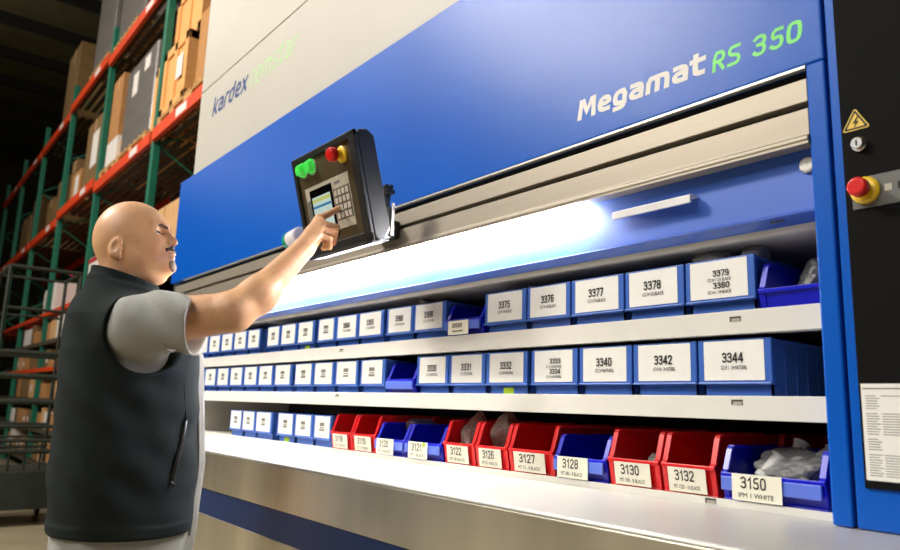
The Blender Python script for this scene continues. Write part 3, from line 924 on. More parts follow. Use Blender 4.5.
# ------------------------------------------------------------------ signed-distance surface extraction
def sdf_mesh(name, fn, lo, hi, h, m, parent=None, fac=1.7):
    lo = np.array(lo, float)
    hi = np.array(hi, float)
    B = 8
    nb = np.ceil((hi - lo) / (h * B)).astype(int)
    n = nb * B
    ctr = [lo[i] + (np.arange(nb[i]) * B + (B - 1) / 2) * h for i in range(3)]
    g = np.stack(np.meshgrid(*ctr, indexing='ij'), -1).reshape(-1, 3)
    dc = fn(g)
    act = np.abs(dc) < B * h * 0.87 * fac
    S = np.where(dc > 0, 1.0, -1.0).astype(np.float32).reshape(nb)
    G = np.repeat(np.repeat(np.repeat(S, B, 0), B, 1), B, 2)
    ids = np.argwhere(act.reshape(nb))
    off = np.stack(np.meshgrid(*[np.arange(B)] * 3, indexing='ij'), -1).reshape(-1, 3)
    CH = 600
    for s in range(0, len(ids), CH):
        k = ids[s:s + CH]
        idx = (k[:, None, :] * B + off[None]).reshape(-1, 3)
        d = fn(lo + idx * h)
        G[idx[:, 0], idx[:, 1], idx[:, 2]] = d
    neg = G < 0
    c = np.zeros(np.array(G.shape) - 1, np.int8)
    for a in (0, 1):
        for b in (0, 1):
            for e in (0, 1):
                c += neg[a:n[0] - 1 + a, b:n[1] - 1 + b, e:n[2] - 1 + e]
    mix = (c > 0) & (c < 8)
    cells = np.argwhere(mix)
    vid = -np.ones(mix.shape, np.int32)
    vid[mix] = np.arange(len(cells))
    P = np.zeros((len(cells), 3))
    W = np.zeros(len(cells))
    cor = [(a, b, e) for a in (0, 1) for b in (0, 1) for e in (0, 1)]
    val = {q: G[cells[:, 0] + q[0], cells[:, 1] + q[1], cells[:, 2] + q[2]] for q in cor}
    for i, p in enumerate(cor):
        for q in cor[i + 1:]:
            if sum(abs(p[j] - q[j]) for j in range(3)) == 1:
                va, vb = val[p], val[q]
                cr = (va < 0) != (vb < 0)
                t = np.where(cr, va / np.where(cr, va - vb, 1), 0)
                pt = np.array(p)[None] + t[:, None] * (np.array(q) - np.array(p))[None]
                P += np.where(cr[:, None], pt, 0)
                W += cr
    verts = lo + (cells + P / W[:, None]) * h
    faces = []
    for ax in range(3):
        u, v = (ax + 1) % 3, (ax + 2) % 3
        sl0 = [slice(None)] * 3
        sl1 = [slice(None)] * 3
        sl0[ax] = slice(0, -1)
        sl1[ax] = slice(1, None)
        e = np.argwhere(neg[tuple(sl0)] != neg[tuple(sl1)])
        e = e[(e[:, u] > 0) & (e[:, v] > 0) & (e[:, u] < n[u] - 1) & (e[:, v] < n[v] - 1)]
        inside = neg[e[:, 0], e[:, 1], e[:, 2]]
        q = []
        for du, dv in ((-1, -1), (0, -1), (0, 0), (-1, 0)):
            k = e.copy()
            k[:, u] += du
            k[:, v] += dv
            q.append(vid[k[:, 0], k[:, 1], k[:, 2]])
        q = np.stack(q, 1)
        q[~inside] = q[~inside][:, ::-1]
        faces.append(q)
    F_ = np.concatenate(faces)
    F_ = F_[(F_ >= 0).all(1)]
    me = bpy.data.meshes.new(name)
    me.vertices.add(len(verts))
    me.vertices.foreach_set('co', verts.astype(np.float32).ravel())
    me.loops.add(F_.size)
    me.loops.foreach_set('vertex_index', F_.astype(np.int32).ravel())
    me.polygons.add(len(F_))
    me.polygons.foreach_set('loop_start', np.arange(0, F_.size, 4, dtype=np.int32))
    me.polygons.foreach_set('use_smooth', np.ones(len(F_), bool))
    me.update(calc_edges=True)
    me.validate()
    me.materials.append(m)
    o = bpy.data.objects.new(name, me)
    COL.objects.link(o)
    if parent:
        o.parent = parent
    return o


# ------------------------------------------------------------------ the man
HX, HY = -2.07, 0.53
FD = np.array([0.247, 0.969, 0.0])
FD /= np.linalg.norm(FD)
RD = np.array([FD[1], -FD[0], 0.0])


def wl(a, b, z):
    return np.array([HX, HY, 0]) + a * FD + b * RD + np.array([0, 0, z])


def loc(p):
    q = p - np.array([HX, HY, 0])
    return np.stack([q @ FD, q @ RD, q[:, 2]], 1)


def smin(a, b, k):
    h_ = np.clip(0.5 + 0.5 * (b - a) / k, 0, 1)
    return b + (a - b) * h_ - k * h_ * (1 - h_)


def smax(a, b, k):
    return -smin(-a, -b, k)


def capd(p, a, b, ra, rb):
    a = np.asarray(a, float)
    ba = np.asarray(b, float) - a
    t = np.clip((p - a) @ ba / (ba @ ba), 0, 1)
    return np.linalg.norm(p - a - t[:, None] * ba, axis=1) - (ra + (rb - ra) * t)


def ell(p, c, r, yaw=0.0, pitch=0.0):
    q = p - np.asarray(c, float)
    if pitch:
        cs, sn = math.cos(pitch), math.sin(pitch)
        q = np.stack([q[:, 0] * cs + q[:, 2] * sn, q[:, 1], -q[:, 0] * sn + q[:, 2] * cs], 1)
    if yaw:
        cs, sn = math.cos(yaw), math.sin(yaw)
        q = np.stack([q[:, 0] * cs + q[:, 1] * sn, -q[:, 0] * sn + q[:, 1] * cs, q[:, 2]], 1)
    r = np.asarray(r, float)
    k0 = np.linalg.norm(q / r, axis=1)
    k1 = np.linalg.norm(q / (r * r), axis=1)
    return np.where(k1 > 1e-9, k0 * (k0 - 1) / np.maximum(k1, 1e-9), -r.min())


TZ = np.array([0.78, 0.87, 1.056, 1.205, 1.33, 1.42, 1.475, 1.52])
T0 = np.array([0.024, 0.028, 0.024, 0.013, 0.006, -0.008, -0.030, -0.030])
TA = np.array([0.158, 0.166, 0.178, 0.173, 0.168, 0.145, 0.105, 0.070])
TB = np.array([0.19, 0.20, 0.207, 0.210, 0.205, 0.185, 0.120, 0.075])


def torso(q):
    z = np.clip(q[:, 2], 0.78, 1.52)
    a0, A, B_ = np.interp(z, TZ, T0), np.interp(z, TZ, TA), np.interp(z, TZ, TB)
    k = np.power(np.power(np.abs((q[:, 0] - a0) / A), 2.3) + np.power(np.abs(q[:, 1] / B_), 2.3), 1 / 2.3)
    d = (k - 1) * np.minimum(A, B_)
    return np.maximum(d, np.maximum(0.78 - q[:, 2], q[:, 2] - 1.53))


SH_R = (0.019, 0.185, 1.395)
SH_L = (-0.01, -0.185, 1.395)
ELB = np.array([0.229, 0.280, 1.437])
ELB_L = (-0.03, -0.255, 1.12)
WR_L = (0.06, -0.26, 0.89)
WRIST = np.array([-1.747, 0.862, 1.627])
# hand joints in world space: knuckle, two joints, tip
FING = [
    [(-1.783, 0.920, 1.726), (-1.790, 0.953, 1.748), (-1.797, 0.975, 1.763), (-1.8035, 0.9905, 1.7745)],
    [(-1.765, 0.917, 1.708), (-1.758, 0.962, 1.704), (-1.776, 0.965, 1.677), (-1.783, 0.942, 1.668)],
    [(-1.752, 0.908, 1.688), (-1.743, 0.950, 1.686), (-1.762, 0.957, 1.660), (-1.771, 0.937, 1.654)],
    [(-1.740, 0.896, 1.668), (-1.732, 0.930, 1.661), (-1.748, 0.939, 1.642), (-1.757, 0.925, 1.638)],
]
FR = [(0.0108, 0.0095, 0.0085, 0.0070), (0.0112, 0.0100, 0.0090, 0.0080), (0.0108, 0.0096, 0.0086, 0.0078), (0.0100, 0.0086, 0.0078, 0.0070)]
THUMB = [(-1.768, 0.882, 1.640), (-1.786, 0.915, 1.664), (-1.798, 0.936, 1.690), (-1.795, 0.952, 1.708)]
TR = (0.017, 0.0135, 0.0110, 0.0090)


def hand(p):
    d = capd(p, WRIST, np.array(FING[1][0]) * 0.6 + WRIST * 0.4, 0.024, 0.024)
    for j, f in enumerate(FING):
        k0 = np.array(f[0])
        base = WRIST * 0.75 + k0 * 0.25
        d = smin(d, capd(p, base, k0, 0.020, FR[j][0] + 0.0035), 0.012)
    for j, f in enumerate(FING):
        e = capd(p, f[0], f[1], FR[j][0], FR[j][1])
        e = smin(e, capd(p, f[1], f[2], FR[j][1], FR[j][2]), 0.003)
        e = smin(e, capd(p, f[2], f[3], FR[j][2], FR[j][3]), 0.003)
        d = smin(d, e, 0.0035)
    e = capd(p, THUMB[0], THUMB[1], TR[0], TR[1])
    e = smin(e, capd(p, THUMB[1], THUMB[2], TR[1], TR[2]), 0.004)
    e = smin(e, capd(p, THUMB[2], THUMB[3], TR[2], TR[3]), 0.003)
    return smin(d, e, 0.008)


def hand_l(q):
    w_ = np.array(WR_L)
    d = capd(q, w_, w_ + (0.015, 0, -0.07), 0.025, 0.032)
    for j, (da, ln) in enumerate(((0.036, 0.07), (0.014, 0.085), (-0.008, 0.08), (-0.028, 0.06))):
        b = w_ + (0.015 + da, 0, -0.085)
        m_ = b + (0.008, 0.004, -ln * 0.5)
        d = smin(d, smin(capd(q, b, m_, 0.0095, 0.009), capd(q, m_, m_ + (-0.004, 0.016, -ln * 0.5), 0.009, 0.0075), 0.003), 0.006)
    b = w_ + (0.03, 0.012, -0.03)
    d = smin(d, smin(capd(q, b, b + (0.035, 0.01, -0.035), 0.015, 0.012), capd(q, b + (0.035, 0.01, -0.035), b + (0.04, 0.012, -0.07), 0.012, 0.009), 0.004), 0.01)
    return d


HYAW = math.radians(19)


def to_face(q):
    """turn into the frame of the turned head; the face sits a little lower than the skull"""
    cs, sn = math.cos(HYAW), math.sin(HYAW)
    x_ = q[:, 0] + 0.03
    a = x_ * cs + q[:, 1] * sn - 0.032
    t = np.clip((a - 0.0) / 0.05, 0, 1)
    t = t * t * (3 - 2 * t) * np.clip((1.735 - q[:, 2]) / 0.05, 0, 1) * np.clip((q[:, 2] - 1.50) / 0.06, 0, 1)
    return np.stack([a, -x_ * sn + q[:, 1] * cs, q[:, 2] + 0.008 * t], 1)


def head(q):
    q = to_face(q)
    y = np.abs(q[:, 1])
    s = np.stack([q[:, 0], y, q[:, 2]], 1)
    d = ell(q, (-0.026, 0, 1.660), (0.094, 0.077, 0.089))
    d = smin(d, ell(q, (-0.050, 0, 1.625), (0.066, 0.066, 0.070)), 0.03)
    d = smin(d, ell(q, (0.018, 0, 1.640), (0.056, 0.058, 0.075)), 0.03)       # face block
    d = smin(d, ell(q, (0.030, 0, 1.586), (0.055, 0.054, 0.040)), 0.03)       # jaw
    d = smin(d, ell(s, (0.000, 0.046, 1.585), (0.036, 0.020, 0.034)), 0.025)  # jaw corners
    d = smin(d, ell(q, (0.076, 0, 1.577), (0.022, 0.026, 0.019)), 0.02)       # chin
    d = smin(d, ell(q, (0.028, 0, 1.545), (0.046, 0.046, 0.026)), 0.025)      # under the chin
    d = smin(d, ell(s, (0.033, 0.038, 1.630), (0.029, 0.023, 0.028)), 0.02)   # cheeks
    d = smin(d, ell(q, (0.066, 0, 1.616), (0.022, 0.032, 0.024)), 0.015)      # mouth mound
    d = smin(d, capd(s, (0.058, 0.004, 1.692), (0.040, 0.044, 1.691), 0.0105, 0.0095), 0.012)  # brow ridge
    d = smax(d, -ell(s, (0.072, 0.032, 1.672), (0.021, 0.019, 0.0125)), 0.010) # eye sockets
    d = smin(d, ell(s, (0.0430, 0.031, 1.6700), (0.0150, 0.0175, 0.0125)), 0.003)  # lids
    d = smin(d, capd(s, (0.0475, 0.017, 1.6745), (0.0440, 0.044, 1.6735), 0.0085, 0.007), 0.004)
    d = smax(d, -capd(s, (0.0600, 0.017, 1.6672), (0.0510, 0.045, 1.6666), 0.0040, 0.0036), 0.002)
    # nose
    d = smin(d, capd(q, (0.058, 0, 1.683), (0.083, 0, 1.653), 0.0085, 0.0105), 0.010)
    d = smin(d, ell(q, (0.0875, 0, 1.650), (0.0115, 0.0115, 0.0105)), 0.006)
    d = smin(d, ell(s, (0.077, 0.0125, 1.6455), (0.0115, 0.0075, 0.0085)), 0.005)
    d = smax(d, -ell(s, (0.082, 0.0065, 1.6385), (0.0055, 0.0035, 0.0035)), 0.002)
    # lips
    d = smin(d, ell(q, (0.0840, 0, 1.6175), (0.0125, 0.022, 0.0065)), 0.004)
    d = smin(d, ell(q, (0.0825, 0, 1.6055), (0.0130, 0.020, 0.0070)), 0.004)
    d = smax(d, -capd(s, (0.0975, 0, 1.6115), (0.074, 0.025, 1.6105), 0.0022, 0.0018), 0.002)
    # ears
    e = ell(s, (-0.038, 0.0755, 1.606), (0.0185, 0.008, 0.0275), 0.30, -0.22)
    e = smax(e, -ell(s, (-0.035, 0.0850, 1.608), (0.0110, 0.008, 0.017), 0.30, -0.22), 0.004)
    e = smin(e, ell(s, (-0.030, 0.075, 1.585), (0.009, 0.006, 0.009)), 0.006)
    e = smin(e, ell(s, (-0.0225, 0.0725, 1.605), (0.005, 0.006, 0.007)), 0.004)
    d = smin(d, e, 0.004)
    return d


def body_fn(p):
    q = loc(p)
    d = head(q)
    d = smin(d, capd(q, (-0.032, 0, 1.585), (-0.030, 0, 1.44), 0.060, 0.070), 0.022)
    t = torso(q) + 0.030
    t = smin(t, capd(q, SH_L, SH_R, 0.055, 0.055), 0.05)
    d = smin(d, t, 0.03)
    # right arm
    wq = np.array([(WRIST - (HX, HY, 0)) @ FD, (WRIST - (HX, HY, 0)) @ RD, WRIST[2]])
    f1 = ELB * 0.68 + wq * 0.32 + np.array([0.004, 0.0, -0.012])
    a = capd(q, SH_R, ELB, 0.064, 0.0475)
    a = smin(a, smin(capd(q, ELB, f1, 0.0475, 0.0435), capd(q, f1, wq, 0.0435, 0.0285), 0.03), 0.02)
    a = smin(a, ell(q, ELB + (0.004, 0.012, -0.030), (0.022, 0.020, 0.018)), 0.02)
    d = smin(d, a, 0.03)
    d = smin(d, hand(p), 0.012)
    # left arm
    l = smin(capd(q, SH_L, ELB_L, 0.060, 0.045), capd(q, ELB_L, WR_L, 0.045, 0.028), 0.02)
    l = smin(l, hand_l(q), 0.015)
    d = smin(d, l, 0.01)
    # hips and legs
    for s in (-1, 1):
        g = smin(capd(q, (0.03, s * 0.09, 0.86), (0.04, s * 0.10, 0.47), 0.088, 0.056), capd(q, (0.04, s * 0.10, 0.47), (0.0, s * 0.105, 0.09), 0.056, 0.040), 0.02)
        g = smin(g, capd(q, (0.0, s * 0.105, 0.065), (0.15, s * 0.125, 0.045), 0.036, 0.026), 0.03)
        d = smin(d, g, 0.03)
    return d


man = empty('person', tuple(wl(0, 0, 0)), 'bald man in black fleece vest and grey tee pressing the control panel', 'person')


def sdf_child(name, fn, lo, hi, h, m, parent=man):
    o = sdf_mesh(name, fn, lo, hi, h, m)
    mx = Matrix.Translation(-Vector(man.location))
    o.data.transform(mx)
    o.parent = parent
    return o


bodyo = sdf_child('body', body_fn, (-2.42, 0.18, 0.0), (-1.62, 1.03, 1.78), 0.0032, M['skin'])


def fold(q, amp):
    u = q[:, 2] + 0.5 * q[:, 0]
    return amp * (np.sin(u * 38 + 3 * np.sin(q[:, 0] * 9)) * np.sin(q[:, 0] * 14 + 1 + q[:, 2] * 6) + 0.6 * np.sin(u * 71 + q[:, 1] * 20))


def shirt_fn(p):
    q = loc(p)
    d = torso(q) + 0.014 - 0.032 * np.clip((q[:, 0] - 0.05) / 0.05, 0, 1) * np.clip((0.060 - np.abs(q[:, 1])) / 0.02, 0, 1)
    d = smin(d, capd(q, SH_L, SH_R, 0.07, 0.07), 0.04)
    d = smin(d, smax(capd(q, (-0.032, 0, 1.50), (-0.030, 0, 1.44), 0.072, 0.085), q[:, 2] - 1.512 + 0.35 * q[:, 0], 0.004), 0.02)
    # right sleeve, hanging loose about the raised arm
    h0 = np.array(SH_R)
    h1 = np.array([0.150, 0.248, 1.404])
    ax = (h1 - h0) / np.linalg.norm(h1 - h0)
    s = capd(q, h0, h1 + ax * 0.05, 0.074, 0.086) + fold(q, 0.006)
    cut = (q - h1) @ (ax * 0.94 + np.array([0.0, 0, -0.10])) 
    s = smax(s, cut, 0.004)
    d = smin(d, s, 0.025)
    inner = smax(capd(q, h0 + ax * 0.09, h1 + ax * 0.06, 0.070, 0.080), -(cut + 0.06), 0.01)
    d = np.maximum(d, -inner)
    l1 = np.array(SH_L) * 0.25 + np.array(ELB_L) * 0.75
    al = (l1 - SH_L) / np.linalg.norm(l1 - SH_L)
    sl_ = np.maximum(capd(q, SH_L, l1 + al * 0.1, 0.080, 0.080), (q - l1) @ al)
    d = smin(d, sl_, 0.02)
    # loose hem below the vest
    hem = torso(q * np.array([1, 1, 0]) + np.stack([0 * q[:, 2], 0 * q[:, 2], np.clip(q[:, 2], 0.80, 1.4)], 1)) + 0.006 + 0.003 * np.sin(q[:, 0] * 60 + q[:, 1] * 45)
    hem = np.maximum(hem, np.maximum(0.80 - q[:, 2], q[:, 2] - 0.905))
    return smin(d, hem, 0.008)


sdf_child('t_shirt', shirt_fn, (-2.46, 0.16, 0.76), (-1.70, 0.84, 1.58), 0.004, M['tee'])


def vest_fn(p):
    q = loc(p)
    ft = fold(q, 0.0022) + 0.006 * np.sin(q[:, 2] * 10 + q[:, 0] * 13 + 1.3) * np.sin(q[:, 0] * 9 - q[:, 2] * 5)
    base = smin(torso(q), capd(q, SH_L, SH_R, 0.078, 0.078), 0.045)
    d = base - 0.003 + ft
    d = smax(d, 0.888 - q[:, 2], 0.006)
    d = smin(d, np.maximum(smax(base - 0.004, 0.888 - q[:, 2], 0.006), q[:, 2] - 0.912), 0.01)      # hem band
    # stand-up collar leaning forward
    cn = q[:, 2] - 1.524 + 0.28 * (q[:, 0] + 0.02)
    rr = np.sqrt(((q[:, 0] + 0.022) / 1.08) ** 2 + q[:, 1] ** 2)
    col = np.maximum(np.abs(rr - 0.080) - 0.006, np.maximum(cn - 0.012, 1.46 - q[:, 2]))
    nk = np.maximum(rr - 0.072, 1.40 - q[:, 2])
    d = smin(d, smax(rr - 0.092, cn + 0.02, 0.01), 0.03)
    d = np.maximum(d, -nk)
    d = smin(d, col, 0.008)
    # armholes
    for S_, sg in ((SH_R, 1), (SH_L, -1)):
        c = np.array(S_)
        arm = np.sqrt((q[:, 0] - c[0] - 0.022) ** 2 + ((q[:, 2] - c[2] + 0.012) / 1.08) ** 2) - 0.098
        arm = smax(arm, 0.165 - sg * q[:, 1], 0.03)
        d = smax(d, -arm, 0.008)
    # open front
    op = np.maximum(np.abs(q[:, 1]) - 0.050, 0.06 - q[:, 0])
    d = smax(d, -op, 0.006)
    # only a jacket-thick layer
    return d


vest = sdf_child('vest', vest_fn, (-2.46, 0.16, 0.82), (-1.70, 0.82, 1.60), 0.004, M['fleece'])


def torso_front(z, b):
    a0, A, B_ = np.interp(z, TZ, T0), np.interp(z, TZ, TA), np.interp(z, TZ, TB)
    return a0 + A * (1 - min(0.99, abs(b / B_)) ** 2.3) ** (1 / 2.3)


def man_tube(name, pts, r, m, parent):
    mb_ = MB().tubepath([Vector(wl(*p)) - Vector(man.location) for p in pts], r, 8)
    return mb_.build(name, m, parent, smooth=True)


man_tube('zipper', [(torso_front(z, 0.05) + 0.003, 0.05, z) for z in np.linspace(0.87, 1.40, 16)], 0.004, M['zipm'], vest)
# slanted side pocket with its zip
pk = []
for z, a in ((1.165, 0.150), (1.12, 0.147), (1.07, 0.138), (1.02, 0.126)):
    a0, A, B_ = np.interp(z, TZ, T0), np.interp(z, TZ, TA), np.interp(z, TZ, TB)
    b = B_ * max(0.02, 1 - abs((a - a0) / A) ** 2.3) ** (1 / 2.3)
    pk.append((a, b + 0.003, z))
man_tube('pocket_zip', pk, 0.005, M['black'], vest)
man_tube('pocket_pull', [(pk[-1][0] - 0.0, pk[-1][1] + 0.004, pk[-1][2]), (pk[-1][0] + 0.01, pk[-1][1] + 0.006, pk[-1][2] - 0.012)], 0.004, M['black'], vest)


sm = []
for z, a in ((1.300, 0.120), (1.26, 0.135), (1.21, 0.145), (1.165, 0.150)):
    a0, A, B_ = np.interp(z, TZ, T0), np.interp(z, TZ, TA), np.interp(z, TZ, TB)
    sm.append((a, B_ * max(0.02, 1 - abs((a - a0) / A) ** 2.3) ** (1 / 2.3) + 0.001, z))
man_tube('seam', sm, 0.0028, M['fleece'], vest)


def trouser_fn(p):
    q = loc(p)
    d = smax(torso(np.stack([q[:, 0], q[:, 1], np.maximum(q[:, 2], 0.79)], 1)) + 0.022, np.abs(q[:, 2] - 0.83) - 0.08, 0.02)
    for s in (-1, 1):
        g = smin(capd(q, (0.02, s * 0.09, 0.80), (0.04, s * 0.10, 0.47), 0.088, 0.076), capd(q, (0.04, s * 0.10, 0.47), (0.0, s * 0.105, 0.08), 0.078, 0.068), 0.02)
        d = smin(d, g, 0.03)
    return np.maximum(d, 0.07 - q[:, 2])


sdf_child('trousers', trouser_fn, (-2.46, 0.16, 0.04), (-1.70, 0.84, 0.95), 0.008, M['trouser'])
for s in (-1, 1):
    def shoe_fn(p, s=s):
        q = loc(p)
        d = smin(capd(q, (-0.03, s * 0.105, 0.05), (0.18, s * 0.128, 0.04), 0.044, 0.040), capd(q, (0.0, s * 0.105, 0.10), (0.0, s * 0.105, 0.05), 0.05, 0.05), 0.04)
        return np.maximum(d, 0.002 - q[:, 2])
    sdf_child('shoe', shoe_fn, (-2.46, 0.26, -0.02), (-1.70, 0.90, 0.2), 0.006, M['shoe'])


# facial hair, brows and eyes sit on the skin as thin layers
def on_head(name, region, m, lift=0.0014, h=0.0016, lo=(-0.05, -0.08, 1.54), hi=(0.12, 0.10, 1.73)):
    def fn(p):
        q = loc(p)
        hd = head(q)
        q = to_face(q)
        r = region(q, np.stack([q[:, 0], np.abs(q[:, 1]), q[:, 2]], 1))
        return np.maximum(np.maximum(hd - lift, -hd - 0.006), r)
    cs = [wl(a, b, z) for a in (lo[0], hi[0]) for b in (lo[1], hi[1]) for z in (lo[2], hi[2])]
    cs = np.array(cs)
    return sdf_child(name, fn, cs.min(0), cs.max(0), h, m, bodyo)


on_head('eyebrow', lambda q, s: smin(capd(s, (0.070, 0.014, 1.6855), (0.060, 0.032, 1.688), 0.0045, 0.0045), capd(s, (0.060, 0.032, 1.688), (0.046, 0.049, 1.685), 0.0045, 0.0030), 0.002), M['brow'], 0.0024)
on_head('moustache', lambda q, s: smin(capd(s, (0.088, 0.0, 1.630), (0.076, 0.024, 1.622), 0.0078, 0.0065), capd(s, (0.076, 0.024, 1.622), (0.068, 0.030, 1.598), 0.0062, 0.005), 0.003), M['hair'], 0.0036)
on_head('goatee', lambda q, s: smin(ell(q, (0.090, 0, 1.582), (0.022, 0.024, 0.017)), capd(s, (0.068, 0.029, 1.600), (0.070, 0.024, 1.576), 0.005, 0.009), 0.006), M['stub'], 0.0024)
for s in (-1, 1):
    mb = MB()
    ea, eb = 0.0445 + 0.032, s * 0.031
    c = Vector(wl(ea * math.cos(HYAW) - eb * math.sin(HYAW) - 0.03, ea * math.sin(HYAW) + eb * math.cos(HYAW), 1.6592)) - Vector(man.location)
    EF = tuple(FD * math.cos(HYAW) + RD * math.sin(HYAW))
    prof = [(0.0125 * math.sin(t_), -0.0125 * math.cos(t_)) for t_ in np.linspace(0.05, math.pi - 0.05, 14)]
    ey = mb.lathe(prof, c, EF, 20).build('eye', M['eye'], bodyo, smooth=True)
    MB().lathe([(0.0088, 0.0096), (0.0070, 0.0112), (0.0050, 0.0122), (0.002, 0.0129)], c, EF, 16).build('iris', M['iris'], ey)
# finger nail of the pointing finger
tipv, pre = Vector(FING[0][3]), Vector(FING[0][2])

# ------------------------------------------------------------------ pallet rack beyond the machine
rk = empty('pallet_rack', (-12, 2.1, 0), 'long orange and green pallet rack running into the dark warehouse', 'rack')
RY0, RY1 = 2.1, 3.2
UX = [-5.45, -8.17, -10.9, -13.55, -16.2, -18.9, -21.6]
rel = Vector((-12, 2.1, 0))


def rbox(mb_, x0, x1, y0, y1, z0, z1):
    return mb_.box(x0 - rel.x, x1 - rel.x, y0 - rel.y, y1 - rel.y, z0, z1)


for x in UX:
    for y in (RY0 + 0.02, RY1 - 0.02):
        mb = MB()
        rbox(mb, x - 0.045, x + 0.045, y - 0.02, y + 0.06, 0, 6.55)
        rbox(mb, x - 0.07, x + 0.07, y - 0.05, y + 0.09, 0, 0.012)
        mb.build('upright', M['upright'], rk, 0.006)
    mb = MB()
    for k in range(5):
        z = 0.4 + k * 1.2
        mb.tubepath([(x - rel.x, RY0 + 0.06 - rel.y, z), (x - rel.x, RY1 - 0.04 - rel.y, z + 0.6), (x - rel.x, RY0 + 0.06 - rel.y, z + 1.2)], 0.015, 6)
    mb.build('brace', M['upright'], rk)
LV = [4.08, 5.98]
LOW = [0.22, 0.70, 1.15, 1.62, 2.05, 2.52]
for i in range(len(UX) - 1):
    xa, xb = UX[i + 1], UX[i]
    jog = 0.10 if i == 2 else 0.0
    for z in LV:
        for y in (RY0 - 0.03, RY1 - 0.02):
            mb = MB()
            rbox(mb, xa + 0.05, xb - 0.05, y, y + 0.05, z - 0.07 + jog, z + 0.07 + jog)
            b_ = mb.build('beam', M['beam'], rk, 0.004)
            if y < RY0:
                for tx in ((0.25,) if i else (0.30, 0.62)):
                    mb = MB()
                    xx = xb - (xb - xa) * tx
                    rbox(mb, xx - 0.16, xx + 0.16, y - 0.003, y, z - 0.045 + jog, z + 0.045 + jog)
                    mb.build('beam_tag', M['cartw'], b_)
        mb = MB()
        for k in range(9):
            yy = RY0 + 0.05 + k * 0.12
            rbox(mb, xa + 0.05, xb - 0.05, yy, yy + 0.07, z + 0.045 + jog, z + 0.065 + jog)
        mb.build('deck', M['deck'], rk)
    if i >= 1:
        for z in LOW:
            mb = MB()
            rbox(mb, xa + 0.05, xb - 0.05, RY0 - 0.01, RY1, z - 0.02, z)
            rbox(mb, xa + 0.05, xb - 0.05, RY0 - 0.025, RY0 + 0.01, z - 0.06, z)
            mb.build('shelf_board', M['beam'] if z in (2.52, 1.62) else M['deck'], rk)


# pallets and loads
def pallet(x, y, z, wx, wy, label):
    r_ = empty('wooden_pallet', (x, y, z), label, 'pallet', 'wooden pallets on the rack')
    mb_ = MB()
    for k in range(7):
        xx = -wx / 2 + k * (wx - 0.09) / 6
        mb_.box(xx, xx + 0.09, -wy / 2, wy / 2, 0.11, 0.13)
    mb_.build('top_boards', M['wood'], r_)
    mb_ = MB()
    for sy in (-1, 0, 1):
        yy = sy * (wy / 2 - 0.05)
        mb_.box(-wx / 2, wx / 2, yy - 0.045, yy + 0.045, 0.09, 0.11)
        for sx in (-1, 0, 1):
            xx = sx * (wx / 2 - 0.06)
            mb_.box(xx - 0.06, xx + 0.06, yy - 0.045, yy + 0.045, 0.02, 0.09)
        mb_.box(-wx / 2, wx / 2, yy - 0.045, yy + 0.045, 0.0, 0.02)
    mb_.build('stringers', M['wood'], r_)
    return r_


D1, D2 = 4.08 + 0.066, 5.98 + 0.066


def crate(x0, x1, y0, y1, z0, z1, label, lab=True):
    r_ = empty('wooden_crate', ((x0 + x1) / 2, y0, z0), label, 'crate')
    hx_, dy, hz = (x1 - x0) / 2, y1 - y0, z1 - z0
    MB().box(-hx_ + 0.02, hx_ - 0.02, 0.02, dy - 0.02, 0, hz - 0.02).build('panel', M['ply'], r_)
    mb_ = MB()
    for sx in (-1, 1):
        xx = sx * (hx_ - 0.05)
        mb_.box(xx - 0.05, xx + 0.05, 0, 0.02, 0, hz)
    for zz_ in (0, hz - 0.1):
        mb_.box(-hx_, hx_, 0, 0.02, zz_, zz_ + 0.1)
    mb_.build('batten_frame', M['ply'], r_, 0.003)
    for sx in (-1, 1):
        mb_ = MB()
        xa_ = hx_ - 0.02 if sx > 0 else -hx_
        for yy in (0.021, dy - 0.1):
            mb_.box(xa_, xa_ + 0.02, yy, yy + 0.1, 0, hz)
        for zz_ in (0, hz - 0.1):
            mb_.box(xa_, xa_ + 0.02, 0.021, dy, zz_, zz_ + 0.1)
        mb_.build('side_frame', M['ply'], r_, 0.003)
    if hx_ > 0.3:
        MB().box(-0.05, 0.05, 0, 0.02, 0, hz).build('batten', M['ply'], r_, 0.003)
    if lab:
        MB().box(0.08, 0.28, -0.003, 0, hz * 0.38, hz * 0.72).build('shipping_label', M['cartw'], r_)
    return r_


pallet(-7.60, 2.6, D1, 1.0, 1.0, 'pallet under the plywood crate on the lower orange beam')
crate(-8.50, -8.24, 2.14, 3.1, D1, 5.0, 'narrow plywood crate between the green upright and the grey wrapped load', False)
crate(-8.11, -7.30, 2.12, 3.1, D1 + 0.13, 5.05, 'large plywood crate with white shipping label on the lower rack beam')
crate(-8.10, -7.22, 2.20, 3.05, 5.05, 5.75, 'plywood crate stacked on top of the labelled crate', False)
pallet(-6.55, 2.6, D1, 1.1, 1.0, 'pallet at the white edge of the machine on the lower rack beam')


def carton(x0, x1, y0, y1, z0, z1, m, label, group=None, lab=None, tape=True, cat='carton'):
    r_ = empty('carton', ((x0 + x1) / 2, y0, z0), label, cat, group)
    hx_, dy, hz = (x1 - x0) / 2, y1 - y0, z1 - z0
    MB().box(-hx_, hx_, 0, dy, 0, hz).build('box', m, r_, 0.004)
    if tape:
        MB().box(-0.025, 0.025, -0.002, dy + 0.002, hz * 0.8, hz + 0.002).build('tape', M['carton2'] if m != M['carton2'] else M['carton'], r_)
    if lab:
        MB().box(-hx_ * 0.2, hx_ * 0.6, -0.003, 0, hz * lab[0], hz * lab[1]).build('shipping_label', M['cartw'], r_)
    return r_


carton(-7.05, -6.2, 2.15, 3.0, D1 + 0.13, 5.1, M['carton'], 'brown carton with white label beside the machine\'s white edge', lab=(0.3, 0.9))


